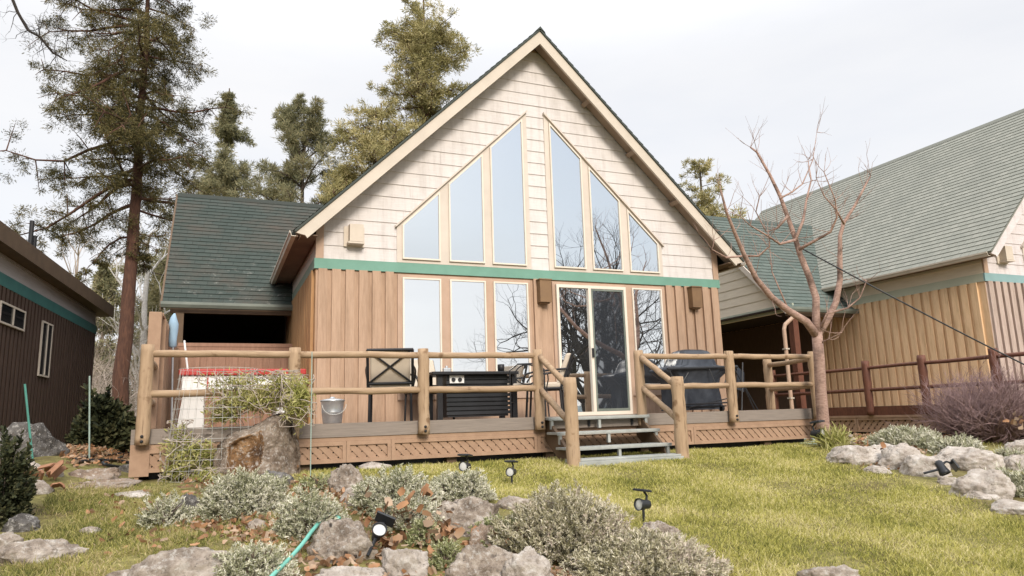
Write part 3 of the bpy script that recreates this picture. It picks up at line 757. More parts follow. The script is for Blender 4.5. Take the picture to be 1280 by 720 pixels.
b = MB(); b.box(6.45, 6.47, -3.8, 3, -.6, -.17); b.build('skirt_shade_backing', 'black', dk)  # under-deck shade again put in as a black sheet
dp = thing('downspout', 'cream downspout pipe bent beside the red post of the right carport', 'downspout', (6.1, 1.0, -.5))
b = MB(); b.tube([(6.28, .98, 2.0), (6.24, .95, 1.9), (6.02, 1.0, 1.72), (5.98, 1.0, 1.62), (5.98, 1.0, .6), (5.99, 1.0, -.5)], .04, 10); b.build('pipe', 'lowtrim', dp)
b = MB()
for z in (1.2, .2): b.box(5.93, 6.03, .95, 1.05, z, z+.03)
b.build('strap', 'gutter', dp)

# ------------------------------------------------------------------ things on the deck
def bent(b, pts, r=.013, n=8): return b.tube(pts, r, n)
def chair(label, x, y, rz):
    t = thing('patio_chair', label, 'chair', (x, y, 0), rz, 'black framed patio chairs with beige cushions', local=True)
    # seat faces +x of its own frame; back towards -x
    for sx, sy in ((-.22, -.25), (-.22, .25), (.24, -.25), (.24, .25)):
        MB().tube([(sx*1.12, sy*1.02, 0), (sx, sy, .40)], .016, 8).build('leg', 'black', t)
    b = MB()
    for a, c in (((-.24, -.26, .39), (.27, -.26, .39)), ((-.24, .26, .39), (.27, .26, .39)), ((-.24, -.26, .39), (-.24, .26, .39)), ((.27, -.26, .39), (.27, .26, .39))): bent(b, [a, c], .018)
    b.build('seat_frame', 'black', t)
    b = MB(); b.box(-.23, .28, -.245, .245, .40, .48); b.build('seat_cushion', 'cushion', t, bevel=.025)
    b = MB(); Bk = lambda v, z: (-.25-.17*(z-.42)/.45, v, z)
    for a, c in ((Bk(-.27, .40), Bk(-.27, .86)), (Bk(.27, .40), Bk(.27, .86)), (Bk(-.28, .86), Bk(.28, .86)), (Bk(-.27, .46), Bk(.27, .46))): bent(b, [a, c], .018)
    for a, c in ((Bk(-.27, .46), Bk(.27, .86)), (Bk(.27, .46), Bk(-.27, .86))): bent(b, [a, c], .012)
    b.build('back_frame', 'black', t)
    b = MB(); b.add([(Bk(v, z)[0]+d, v, z) for d in (.02, .10) for v, z in ((-.245, .45), (.245, .45), (.245, .88), (-.245, .88))], [(0, 1, 2, 3), (7, 6, 5, 4), (0, 4, 5, 1), (1, 5, 6, 2), (2, 6, 7, 3), (3, 7, 4, 0)])
    b.build('back_cushion', 'cushion', t, bevel=.025)
    for s in (-1, 1):
        b = MB(); bent(b, [Bk(s*.28, .66), (-.1, s*.30, .645), (.12, s*.31, .63), (.25, s*.31, .60), (.30, s*.30, .52), (.27, s*.27, .40)], .015); b.build('armrest', 'black', t)
    return t
chair('patio chair seen from behind at the left end of the low black table', -2.80, -1.42, R(76))
chair('patio chair on the far side of the table with its back near the windows', -2.05, -.52, R(-80))
chair('patio chair right of the table beside the sliding door', -.42, -.95, R(150))

tb = thing('fire_table', 'low black patio table with slatted side panel between the chairs', 'table', (-1.6, -1.0, 0))
b = MB(); b.box(-2.24, -1.02, -1.38, -.72, .585, .625); b.build('table_top', 'black', tb, bevel=.006)
b = MB()
for z in np.arange(.06, .55, .058): b.box(-2.02, -1.12, -1.27, -1.25, z, z+.042)
b.build('slat_panel', 'blackplastic', tb)
b = MB(); b.box(-2.0, -1.14, -1.245, -.85, .03, .584); b.build('body', 'black', tb)
for x, y in ((-2.12, -1.28), (-1.06, -1.28), (-2.12, -.82), (-1.06, -.82)): MB().box(x-.035, x+.035, y-.03, y+.03, 0, .584).build('leg', 'black', tb)
b = MB(); b.box(-1.98, -1.78, -1.293, -1.271, .475, .575)
c = b.build('control_plate', 'white', tb)
b = MB()
for x in (-1.93, -1.84): b.lathe([(.028, 0), (.026, .02)], (x, -1.293, .52), 14, axis=(0, -1, 0))
b.build('knob', 'black', c)
o = MB().lathe([(.045, 0), (.05, .11), (.046, .112), (.042, .02)], (-1.17, -1.1, .626), 18).build('cup', 'black', smooth=True); tag(o, 'black cup standing on the right end of the table', 'cup')
b = MB(); b.box(-2.0, -1.9, -1.1, -1.02, .626, .69); b.lathe([(.02, 0), (.02, .03)], (-1.95, -1.06, .69), 10); o = b.build('tabletop_lighter', 'galv', bevel=.008); tag(o, 'small grey box standing on the left end of the table', 'box')

# wrought iron side table with a ring back
rt = thing('iron_chair', 'thin wrought iron chair with a ring back and pale seat left of the steps', 'chair', (-.93, -1.5, 0), R(60), local=True)
b = MB(); 
ring = [(-.19, .16*math.cos(a), .56+.13*math.sin(a)) for a in np.linspace(0, 2*math.pi, 25)]
bent(b, ring, .009); bent(b, [(-.2, -.23, 0), (-.19, -.23, .62), (-.19, -.12, .70), (-.19, .12, .70), (-.19, .23, .62), (-.2, .23, 0)], .011)
bent(b, [(-.19, 0, .43), (-.19, 0, .2)], .008)
b.build('back_frame', 'black', rt)
b = MB()
for s in (-1, 1): bent(b, [(-.19, s*.23, .55), (0, s*.26, .57), (.18, s*.25, .5), (.2, s*.22, .38)], .009)
bent(b, [(.2, -.22, .38), (.2, .22, .38), (-.19, .22, .38), (-.19, -.22, .38), (.2, -.22, .38)], .009); bent(b, [(.2, -.22, .2), (-.2, -.22, .2)], .007); bent(b, [(.2, .22, .2), (-.2, .22, .2)], .007)
b.build('seat_frame', 'black', rt)
for s in (-1, 1): MB().tube([(.2, s*.22, .38), (.23, s*.24, 0)], .01, 8).build('leg', 'black', rt)
b = MB(); b.box(-.17, .19, -.2, .2, .392, .45); b.build('seat_cushion', 'cushion', rt, bevel=.02)

bu = thing('bucket', 'galvanised bucket with a lid beside the board wall', 'bucket', (-3.53, -1.5, 0))
b = MB(); b.lathe([(.108, 0), (.112, .01), (.124, .12), (.127, .125), (.127, .135), (.126, .14), (.134, .25), (.14, .255), (.14, .265)], (-3.53, -1.5, 0), 28); b.build('body', 'galv', bu, smooth=True)
b = MB(); b.lathe([(.146, .262), (.147, .275), (.10, .29), (.03, .30), (.025, .315), (.001, .318)], (-3.53, -1.5, 0), 28); b.build('lid', 'galv', bu, smooth=True)
b = MB(); b.tube([(-3.53+.14*math.cos(a), -1.64, .22-.12*math.sin(a)) for a in np.linspace(0, math.pi, 12)], .004, 6); b.build('handle', 'wire', bu)

# covered grill: lofted cloth with folds
gr_ = thing('covered_grill', 'gas grill under a black cloth cover behind the right railing', 'grill', (2.15, -.85, 0))
lv = [(0.03, .43, .27, 2.17), (.12, .42, .265, 2.17), (.25, .41, .26, 2.17), (.40, .41, .26, 2.17), (.52, .43, .27, 2.17), (.60, .54, .29, 2.17), (.64, .60, .31, 2.17), (.675, .59, .31, 2.17), (.70, .54, .29, 2.17), (.73, .37, .27, 2.20), (.82, .34, .25, 2.21), (.90, .31, .22, 2.22), (.955, .26, .17, 2.22), (.985, .18, .10, 2.22)]
n = 72; V = []
for z, hx, hy, cx in lv:
    for j in range(n):
        a = 2*math.pi*j/n; c_, s_ = math.cos(a), math.sin(a); e = .38
        fold = 1+(.06*math.sin(a*9+z*3)+.045*math.sin(a*19-z*7)+.03*mnoise.noise((c_*6, s_*6, z*9)))*(1-z*.7)+.02*mnoise.noise((c_*3, s_*3, z*6))
        V.append((cx+hx*math.copysign(abs(c_)**e, c_)*fold, -.85+hy*math.copysign(abs(s_)**e, s_)*fold, z))
b = MB(); k = len(lv); b.add(V, [(i*n+j, i*n+(j+1) % n, (i+1)*n+(j+1) % n, (i+1)*n+j) for i in range(k-1) for j in range(n)]+[tuple(range((k-1)*n, k*n))])
b.build('cover', 'cover', gr_, smooth=True)
b = MB(); bent(b, [(1.52, -1.2, .66), (2.85, -1.2, .69)], .022); bent(b, [(1.55, -1.2, .66), (1.6, -1.22, .5), (1.75, -1.2, .42), (1.9, -1.2, .6)], .008); bent(b, [(2.3, -1.2, .66), (2.35, -1.24, .45), (2.55, -1.22, .4), (2.66, -1.2, .64)], .008); b.build('strap', 'blackplastic', gr_)
b = MB(); bent(b, [(1.78, -1.2, .12), (2.6, -1.24, .13)], .012); bent(b, [(1.85, -1.22, .07), (2.65, -1.2, .2)], .009); b.box(1.75, 2.62, -1.15, -.6, .07, .09); b.build('bottom_shelf', 'black', gr_)
for x in (1.72, 2.56): MB().lathe([(.05, -.02), (.05, .02)], (x, -1.1, .05), 16, axis=(1, 0, 0)).build('wheel', 'blackplastic', gr_)

fcx = thing('folded_camp_chair', 'folded camp chair of thin dark tubes leaning in the right deck corner', 'chair', (3.1, -.95, 0))
b = MB()
for p, q in (((2.95, -1.1, 0), (3.22, -.9, .78)), ((3.32, -1.05, 0), (2.98, -.95, .70)), ((3.38, -.9, 0), (3.08, -.85, .74)), ((3.05, -.8, 0), (3.3, -.8, .66))): bent(b, [p, q], .011)
b.build('frame', 'blackplastic', fcx)
b = MB(); b.add([(3.02, -.93, .35), (3.2, -.9, .3), (3.25, -.88, .62), (3.1, -.9, .72), (3.05, -.88, .35), (3.23, -.85, .3), (3.28, -.83, .62), (3.13, -.85, .72)], [(0, 1, 2, 3), (7, 6, 5, 4), (0, 4, 5, 1), (1, 5, 6, 2), (2, 6, 7, 3), (3, 7, 4, 0)]); b.build('seat_cloth', 'cover', fcx)

gt = thing('game_table', 'white game table with a red rim standing behind the left railing', 'table', (-4.5, .1, 0))
b = MB(); b.box(-5.28, -3.72, -.42, .62, .655, .735); b.build('rim', 'red', gt, bevel=.015)
b = MB(); b.box(-5.24, -3.76, -.38, .58, .44, .654); b.build('body', 'white', gt, bevel=.01)
b = MB(); b.box(-4.95, -4.93, -.385, -.383, .44, .654); b.build('stripe', 'red', gt)
for x in (-5.12, -3.95): MB().add([(x-.16, -.2, 0), (x+.16, -.2, 0), (x+.16, .4, 0), (x-.16, .4, 0), (x-.10, -.3, .44), (x+.14, -.3, .44), (x+.14, .5, .44), (x-.1, .5, .44)], [(3, 2, 1, 0), (0, 1, 5, 4), (1, 2, 6, 5), (2, 3, 7, 6), (3, 0, 4, 7)]).build('leg', 'white', gt)

mp = thing('mop', 'mop with a pale blue cloth head leaning upside down on the privacy wall', 'mop', (-5.36, -.4, 0))
MB().tube([(-5.33, -.42, 0), (-5.37, -.38, 1.2)], .012, 8).build('handle', 'galv', mp)
V = []; Fc = []; n = 14
b = MB(); b.lathe([(.012, 1.0), (.045, 1.03), (.055, 1.12), (.05, 1.24), (.06, 1.31), (.035, 1.40), (.01, 1.45)], (-5.37, -.38, 0), 14)
b.v = [(x+.02*mnoise.noise((x*9, y*9, z*9)), y+.03*mnoise.noise((z*11, x*9, y*9)), z) for x, y, z in b.v]; b.build('mop_head', 'blue', mp, smooth=True)
bm_ = thing('broom', 'broom with white handle leaning against the board fence', 'broom', (-5.2, .3, 0))
MB().tube([(-5.12, .2, .25), (-5.27, .55, 1.2)], .014, 8).build('handle', 'white', bm_)
b = MB(); b.obox((-5.10, .15, .13), (.10, .0, 0), (0, .03, 0), (-.02, 0, .13)); b.build('brush', 'black', bm_)

# ------------------------------------------------------------------ ground
def axis(a, b, st, ends_lo, ends_hi): return np.array(ends_lo+list(np.arange(a, b, st))+ends_hi)
gx = axis(-13, 15, .14, [-4000, -900, -300, -120, -60, -35, -22, -16], [15, 18, 24, 40, 70, 150, 400, 1200, 4000])
gy = axis(-12, 4, .12, [-60, -40, -28, -20, -15, -13], [4, 6, 9, 14, 22, 40, 80, 200, 600, 2000, 6000])
X, Y = np.meshgrid(gx, gy)
Z = np.vectorize(gz)(X, Y)
for j in range(X.shape[0]):
    for i in range(X.shape[1]):
        x, y = X[j, i], Y[j, i]
        if -13 < x < 15 and -12 < y < 4: Z[j, i] += .018*mnoise.noise((x*1.9, y*1.9, 0))+.008*mnoise.noise((x*6, y*6, 3))-.004
V = np.stack([X, Y, Z], -1).reshape(-1, 3); nx = len(gx); ny = len(gy)
ii, jj = np.meshgrid(np.arange(nx-1), np.arange(ny-1)); a = (jj*nx+ii).ravel()
Fg = np.stack([a, a+1, a+1+nx, a+nx], 1)
m, nt, b = newmat('soil_and_short_grass'); L = nt.links.new
tc = N(nt, 'ShaderNodeTexCoord')
n1 = N(nt, 'ShaderNodeTexNoise', Scale=1.6, Detail=9., Roughness=.7); L(tc.outputs['Object'], n1.inputs['Vector'])
r1 = ramp(nt, [(.3, (.12, .085, .05)), (.45, (.20, .17, .07)), (.6, (.28, .25, .09)), (.75, (.32, .26, .14))]); L(n1.outputs[0], r1.inputs[0])
n2 = N(nt, 'ShaderNodeTexNoise', Scale=14., Detail=8., Roughness=.75); L(tc.outputs['Object'], n2.inputs['Vector'])
r2 = ramp(nt, [(.35, (.5, .5, .5)), (.65, (1.1, 1.1, 1.1))]); L(n2.outputs[0], r2.inputs[0])
mx = N(nt, 'ShaderNodeMixRGB', blend_type='MULTIPLY'); mx.inputs[0].default_value = 1; L(r1.outputs[0], mx.inputs[1]); L(r2.outputs[0], mx.inputs[2]); L(mx.outputs[0], b.inputs['Base Color'])
b.inputs['Roughness'].default_value = .95; b.inputs['Specular IOR Level'].default_value = .1
bp = N(nt, 'ShaderNodeBump', Strength=.8, Distance=.03); L(n2.outputs[0], bp.inputs['Height']); L(bp.outputs[0], b.inputs['Normal'])
tag(npmesh('ground', V, Fg, m, smooth=True), kind='structure')
# the water behind the camera, seen only mirrored in the glass
m, nt, b = newmat('lake_water'); b.inputs['Base Color'].default_value = (.05, .08, .10, 1); b.inputs['Roughness'].default_value = .12
tag(npmesh('lake', [(-4000, -6000, -2.9), (4000, -6000, -2.9), (4000, -46, -2.9), (-4000, -46, -2.9)], [(0, 1, 2, 3)], m), kind='structure')
hv = []; hf = []
for i in range(161):
    x = -4000+50*i; h = 60+70*mnoise.noise((x*.0011, 0, 5))+25*mnoise.noise((x*.004, 1, 2))
    hv += [(x, -3600, -4), (x, -3900, max(20, h)), (x, -5200, max(30, h*1.25))]
for i in range(160):
    for k in range(2): hf.append((i*3+k, i*3+3+k, i*3+4+k, i*3+1+k))
tag(npmesh('hills', hv, hf, M('far_hill_forest', (.09, .12, .12), (.06, .085, .085), scale=.01)), kind='structure')

# lawn outline in world space
def poly_world(pts): return [tuple(gnd(x, y)[0][:2]) for x, y in pts]
lawn = poly_world([(432, 592), (520, 593), (600, 606), (636, 632), (700, 640), (775, 650), (845, 672), (905, 706), (935, 740), (1500, 760), (1500, 690), (1290, 655), (1235, 640), (1190, 622), (1120, 597), (1060, 581), (1035, 566)])
lawn = lawn+[(4.2, -2.0), (-4.0, -2.0)]
patch = poly_world([(95, 640), (150, 618), (200, 640), (250, 665), (330, 655), (420, 690), (330, 715), (280, 668), (230, 672), (140, 700), (125, 760), (40, 760), (90, 690), (110, 660)])
patch2 = poly_world([(330, 585), (440, 600), (440, 612), (375, 612), (350, 600)])
patch3 = [(4.3, -2.6), (6.2, -3.6), (12, -5), (14, -8), (14, -3), (9, -3.95), (6.2, -3.9), (6.2, -.5), (5.0, -.2)]
def inside(P, poly):
    x, y = P[:, 0], P[:, 1]; r = np.zeros(len(P), bool); n = len(poly)
    for i in range(n):
        x0, y0 = poly[i]; x1, y1 = poly[(i+1) % n]
        c = ((y0 > y) != (y1 > y)) & (x < (x1-x0)*(y-y0)/(y1-y0+1e-12)+x0); r ^= c
    return r
gzv = np.vectorize(gz)
def scatter(poly, n, edge=.12):
    a = np.array(poly); lo, hi = a.min(0), a.max(0)
    P = rng.uniform(lo, hi, (n, 2)); k = inside(P+rng.normal(size=P.shape)*edge, poly); return P[k]
def view_keep(P, far=1.0):
    d = np.concatenate([P, gzv(P[:, 0], P[:, 1])[:, None]], 1)-CAM
    z = d@FWD; x = 640+F*(d@RGT)/z; k = (z > 2.5) & (x > -160) & (x < 1440)
    return k, z
gP = scatter(lawn, 520000); k, z = view_keep(gP); gP, z = gP[k], z[k]
keep = rng.uniform(size=len(gP)) < np.clip((5.2/z)**1.1, .25, 1); gP = gP[keep]; z = z[keep]
g2 = scatter(patch, 30000, .05); g2 = g2[rng.uniform(size=len(g2)) < .35]
g3 = scatter(patch2, 9000, .1); g4 = scatter(patch3, 110000, .2)
allP = np.concatenate([gP, g2, g3, g4]); k, z = view_keep(allP); allP, z = allP[k], z[k]
dens = np.array([mnoise.noise((x*1.3, y*1.3, 9)) + .5*mnoise.noise((x*4, y*4, 2)) for x, y in allP])
kk = rng.uniform(size=len(allP)) < np.clip(.92+dens*.7, .25, 1); allP, z, dens = allP[kk], z[kk], dens[kk]
P3 = np.concatenate([allP, gzv(allP[:, 0], allP[:, 1])[:, None]-.006], 1)
D = np.stack([rng.normal(0, .75, len(P3)), rng.normal(0, .75, len(P3)), np.ones(len(P3))*rng.uniform(.5, 1.3, len(P3))], 1)
Vg, Fg = blades(P3, D, rng.uniform(.02, .05, len(P3))*(1+.45*dens), np.clip(.0026*z/4, .0035, .008), bend=.25)
MT['grass'] = leafmat('dry_winter_lawn', [(.12, .13, .03), (.27, .27, .06), (.42, .395, .10), (.53, .48, .155), (.66, .58, .32)], trans=.3, big=1.1)
tag(npmesh('grass', Vg, Fg, 'grass'), 'short yellow green winter grass of the sloping lawn', 'grass', kind='stuff')
print('grass', len(P3))
left_area = poly_world([(60, 622), (110, 606), (200, 604), (260, 640), (330, 640), (430, 690), (330, 700), (300, 715), (200, 700), (120, 745), (10, 745), (30, 680), (70, 655)])
q = scatter(left_area, 200000, .06); k, z = view_keep(q); q = q[k]
dn = np.array([mnoise.noise((x*1.6, y*1.6, 4)) + .6*mnoise.noise((x*5, y*5, 7)) for x, y in q]); k = rng.uniform(size=len(q)) < np.clip(.42+dn*.8, .03, .9); q, dn = q[k], dn[k]
P3 = np.concatenate([q, gzv(q[:, 0], q[:, 1])[:, None]-.006], 1)
Vg, Fg = blades(P3, np.stack([rng.normal(0, .8, len(q)), rng.normal(0, .8, len(q)), rng.uniform(.5, 1.3, len(q))], 1), rng.uniform(.02, .06, len(q))*(1+.4*dn), .0042, bend=.25)
MT['mossgrass'] = leafmat('mossy_mixed_grass', [(.09, .10, .03), (.19, .20, .05), (.31, .29, .085), (.42, .36, .15), (.47, .38, .22)], trans=.3, big=2.)
tag(npmesh('mossy_grass', Vg, Fg, 'mossgrass'), 'thin mossy grass between the rocks at left', 'grass', kind='stuff')

# ------------------------------------------------------------------ rocks
ROCK = dict(
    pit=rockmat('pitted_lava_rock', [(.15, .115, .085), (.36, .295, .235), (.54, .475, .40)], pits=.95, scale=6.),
    grey=rockmat('grey_fieldstone', [(.17, .135, .105), (.37, .31, .255), (.54, .475, .405)], scale=4.),
    pale=rockmat('pale_tan_stone', [(.29, .245, .205), (.45, .395, .34), (.57, .515, .46)], scale=3.),
    rust=rockmat('rusty_brown_stone', [(.15, .11, .085), (.30, .22, .16), (.36, .30, .25)]),
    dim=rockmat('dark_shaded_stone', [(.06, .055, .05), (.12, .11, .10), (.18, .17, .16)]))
import bmesh
def rock_geo(seed, rx, ry, rz, sub=4, planes=9, rough=.10, flat=.35):
    r_ = random.Random(seed)
    bm = bmesh.new(); bmesh.ops.create_icosphere(bm, subdivisions=sub, radius=1)
    ns = []
    for i in range(planes):
        a = r_.uniform(0, 6.283); zz = r_.uniform(-.35, 1); q = math.sqrt(max(0, 1-zz*zz)); ns.append((np.array((q*math.cos(a), q*math.sin(a), zz)), r_.uniform(.62, .95)))
    off = Vector((r_.uniform(0, 50), r_.uniform(0, 50), r_.uniform(0, 50)))
    out = []
    for v in bm.verts:
        d = np.array(v.co); rr = 1.
        for nn, dist in ns:
            c = nn@d
            if c > .05: rr = min(rr, dist/c)
        p = v.co*rr
        nz = mnoise.fractal(p*1.5+off, .9, 2.1, 4)*rough*1.6 + mnoise.fractal(p*4.3+off, .65, 2.1, 5)*rough*1.0 + abs(mnoise.noise(p*2.6+off))*-rough*.8
        if sub >= 4:
            vd = mnoise.voronoi(p*4.2+off)[0]; cr = vd[1]-vd[0]; pit = mnoise.voronoi(p*6.5+off)[0][0]
            nz -= .07*max(0, 1-cr/.12)*(1 if mnoise.noise(p*1.3+off) > -.05 else 0); nz -= .085*max(0, 1-pit/.42)*max(0, min(1, .6+2*mnoise.noise(p*1.9-off)))
        p = p*(1+nz)
        out.append((p.x*rx, p.y*ry, max(p.z, -flat)*rz))
    fs = [tuple(v.index for v in f.verts) for f in bm.faces]; bm.free()
    return out, fs
def rock(label, px, yb, w, h, kind='grey', seed=0, sub=4, name='rock', turn=None, group=None, lift=0., depth=.8, planes=9, rough=.10, sink=.17):
    """rock whose front foot is at pixel (px, yb), w x h pixels in view"""
    P, d = gnd(px, yb)
    rx = w*d/F/2; hh = h*d/F*.86
    vw = unit(np.array([P[0]-CAM[0], P[1]-CAM[1]])); ry = rx*depth
    c = np.array([P[0]+vw[0]*ry*.8, P[1]+vw[1]*ry*.8])
    # seen from above at a slant the top adds some of its depth; ease the height accordingly
    slant = max(.0, (CAM[2]-P[2])/d)
    rz = max(.04, (hh-2*ry*slant*.6)/1.15)
    vs, fs = rock_geo(seed or hash(label) % 9999, rx*1.08, ry, rz, sub, planes, rough)
    th = math.atan2(vw[1], vw[0])-math.pi/2 if turn is None else turn
    zz = min(gz(c[0]+a*rx, c[1]+bb*ry) for a, bb in ((0, 0), (.7, 0), (-.7, 0), (0, -.8)))
    b = MB(); cs, sn = math.cos(th), math.sin(th)
    lowest = min(v[2] for v in vs)
    b.add([(c[0]+x*cs-y*sn, c[1]+x*sn+y*cs, zz-lowest-sink*hh+z+lift) for x, y, z in vs], fs)
    o = b.build(name, ROCK[kind], smooth=True)
    tag(o, label, 'rock', group)
    return o
G1 = 'rocks of the garden bed'; G2 = 'pale rocks edging the lawn at right'; 
rk = rock
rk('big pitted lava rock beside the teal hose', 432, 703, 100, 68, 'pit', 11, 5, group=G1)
rk('broad flat grey rock under the frosted shrub at the bottom edge left', 222, 738, 190, 78, 'grey', 12, 5, group=G1, depth=.55)
rk('low grey rock in the grass near the left bottom corner', 52, 706, 105, 42, 'grey', 13, 5, group=G1, depth=.6)
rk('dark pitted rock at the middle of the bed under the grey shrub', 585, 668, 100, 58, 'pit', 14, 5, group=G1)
rk('upright tan rock right of the fallen black lamp', 508, 724, 66, 62, 'pale', 15, 5, group=G1)
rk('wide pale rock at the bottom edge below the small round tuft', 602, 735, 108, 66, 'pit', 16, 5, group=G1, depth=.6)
rk('rounded pale rock at the foot of the largest grey shrub', 658, 738, 66, 62, 'pale', 17, 5, group=G1)
rk('tan rock behind the wide pale bottom rock, orange leaf at its left', 606, 690, 52, 42, 'rust', 18, 5, group=G1)
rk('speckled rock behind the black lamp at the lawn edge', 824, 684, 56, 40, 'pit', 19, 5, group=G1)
rk('brownish low rock at the bottom edge right of the shrubs', 868, 735, 76, 30, 'rust', 20, 4, group=G1, depth=.6)
rk('small grey rock at the right tip of the low front shrub', 893, 712, 38, 14, 'grey', 21, 3, group=G1)
rk('pale flat rock at the bottom edge under the fallen lamp', 440, 738, 100, 46, 'pale', 22, 5, group=G1, depth=.6)
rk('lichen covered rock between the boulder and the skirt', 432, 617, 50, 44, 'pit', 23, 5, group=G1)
rk('flat pale rock half hidden in grass against the skirt', 470, 588, 46, 14, 'pale', 24, 3, group=G1)
rk('speckled rock on the lawn side of the shrubs near the middle lamp', 645, 638, 50, 26, 'grey', 25, 4, group=G1)
rk('slanting tan slab at the left foot of the middle grey shrub', 458, 630, 60, 42, 'pale', 26, 4, group=G1)
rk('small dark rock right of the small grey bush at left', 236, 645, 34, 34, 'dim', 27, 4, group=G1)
rk('little grey stone among leaves below the round grey shrub', 322, 663, 28, 18, 'grey', 28, 3, group=G1)
rk('single mossy rock on the lawn at the bottom edge', 1035, 735, 80, 44, 'grey', 29, 5, depth=.6)
rk('flat pale stepping stone in the left grass', 165, 624, 60, 14, 'pale', 30, 3, depth=.9)
rk('low tan rock under the black hose', 115, 600, 80, 24, 'rust', 31, 4, depth=.6)
rk('long flat stone before the deck corner at left', 130, 611, 100, 15, 'rust', 32, 4, depth=.5)
rk('small grey stone left in the grass', 112, 668, 26, 12, 'grey', 33, 3)
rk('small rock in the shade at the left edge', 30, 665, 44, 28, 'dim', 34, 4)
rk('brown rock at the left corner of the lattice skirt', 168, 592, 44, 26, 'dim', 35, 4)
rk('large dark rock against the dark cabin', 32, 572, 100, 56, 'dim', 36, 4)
rk('flat grey rock at the left bottom corner', 6, 690, 40, 30, 'grey', 37, 4)
for i, (lb, a) in enumerate([
    ('broad low pale rock right of the fruit tree', (1072, 582, 78, 34)), ('pale rock with a tan face left of the fallen lamp', (1128, 588, 60, 38)),
    ('pale sloping rock just behind the fallen lamp', (1158, 596, 62, 40)), ('long pale rock below the twiggy bush', (1208, 588, 92, 40)),
    ('large rounded pale rock at the right lawn edge', (1232, 622, 82, 48)), ('small flat stone at the foot of the large rounded rock', (1226, 624, 40, 16)),
    ('flat pale slab at the lawn edge against the right frame', (1268, 644, 78, 26)), ('square tan rock at the right edge beside the bush', (1278, 566, 40, 26)),
    ('grey rock at the right edge behind the small shrub', (1276, 588, 44, 30)), ('tan rock behind the leafy stones near the bush', (1104, 573, 44, 22)),
    ('little white stone in front of the large rounded rock', (1186, 606, 24, 16)), ('pale stone between the leaves right of the tree', (1098, 592, 32, 14))]):
    rk(lb, *a, kind='pale', seed=60+i, sub=5, group=G2, rough=.07)
# stacked little cairn
cn = thing('stone_cairn', 'little cairn of flat grey stones right of the fruit tree', 'cairn', tuple(gnd(1066, 560)[0]))
P, d = gnd(1066, 560)
for i, (r_, dz) in enumerate(((.075, 0), (.06, .05), (.06, .095), (.04, .135))):
    vs, fs = rock_geo(200+i, r_, r_*.8, .03, 3); b = MB(); b.add([(P[0]+x+.01*(-1)**i, P[1]+y, P[2]+.015+dz+z) for x, y, z in vs], fs); b.build('stone', ROCK['grey'], cn, smooth=True)

# the split boulder with the rusty hollow
P, d = gnd(322, 604)
bo = []; s_ = d/F
vw = unit(np.array([P[0]-CAM[0], P[1]-CAM[1], 0.])); rt_ = np.array([vw[1], -vw[0], 0.]); upv = np.array([0, 0, 1.])
Bc = P+vw*.34
m, nt, bb_ = newmat('split_boulder'); L = nt.links.new
base = ROCK['pit'].copy(); base.name = 'lichen_boulder'
bl = thing('boulder', 'big split boulder with a rusty hollow face in front of the deck', 'rock', tuple(Bc-np.array([0, 0, .05])))
rust = rockmat('rusty_split_face', [(.07, .038, .02), (.20, .11, .05), (.36, .22, .11)], scale=4.)
OUT = np.array([(263, 606), (264, 570), (270, 548), (281, 534), (300, 527), (322, 520), (336, 510), (350, 506), (362, 511), (370, 528), (376, 560), (379, 606)], float)
HOL = np.array([(283, 548), (298, 538), (324, 530), (328, 545), (326, 572), (318, 590), (298, 590), (285, 578)], float)
def dist_in(p, poly):
    """signed distance, positive inside"""
    d = 1e9
    for i in range(len(poly)):
        a_, b2 = poly[i], poly[(i+1) % len(poly)]; t_ = np.clip(((p-a_)@(b2-a_))/((b2-a_)@(b2-a_)), 0, 1); d = min(d, np.linalg.norm(p-a_-(b2-a_)*t_))
    return d if inside(p[None, :], [tuple(q) for q in poly])[0] else -d
cpx = np.array([322., 562.]); dense = []
for i in range(len(OUT)-1):
    for k in range(14): dense.append(OUT[i]+(OUT[i+1]-OUT[i])*k/14)
for k in range(14): dense.append(OUT[-1]+(OUT[0]-OUT[-1])*k/14)
nD = len(dense); NR = 34; V = []; Fs = []; MI = []
for ri in range(NR+5):
    for p in dense:
        q = cpx+(p-cpx)*min(1, max(.004, ri/NR)); e = min(1, ri/NR)
        back = 0 if ri <= NR else (ri-NR)/4
        h = np.clip(dist_in(q, HOL)/3.5, 0, 1) if ri <= NR else 0
        right = np.clip((q[0]-326)/40, 0, 1); left = np.clip((300-q[0])/30, 0, 1)
        dep = -.27+.30*e**5+.06*right+.16*right*right+.08*left+(.0016*(604-q[1]))
        floor_ = -.02-.10*np.clip((q[0]-290)/34, 0, 1)+.02*np.clip((560-q[1])/20, -1, 1)
        dep = dep*(1-h)+max(dep+.04, floor_)*h
        qq = q if ri <= NR else cpx+(p-cpx)*(1-.35*back**2)
        if ri > NR: dep = .03+.42*back
        X_, Z_ = (qq[0]-322)*s_*1.0, (604-qq[1])*s_*.95-.05
        w = Bc+rt_*X_+upv*Z_+vw*dep
        f_ = mnoise.fractal(Vector(w*2.6), .8, 2.1, 5)*.05+mnoise.fractal(Vector(w*11), .8, 2.1, 4)*.02
        V.append(w-vw*f_*(1 if ri <= NR else .5)+(rt_*X_+upv*(Z_-.3))*f_*(1.6*e if ri <= NR else 1.6))
for ri in range(NR+4):
    for j in range(nD):
        Fs.append((ri*nD+j, ri*nD+(j+1) % nD, (ri+1)*nD+(j+1) % nD, (ri+1)*nD+j)); q = cpx+(dense[j]-cpx)*min(1, (ri+.5)/NR)
        MI.append(1 if ri < NR and dist_in(q, HOL) > -.5 else 0)
b = MB(); b.v = [tuple(p) for p in V]; b.f = Fs; b.mi = MI
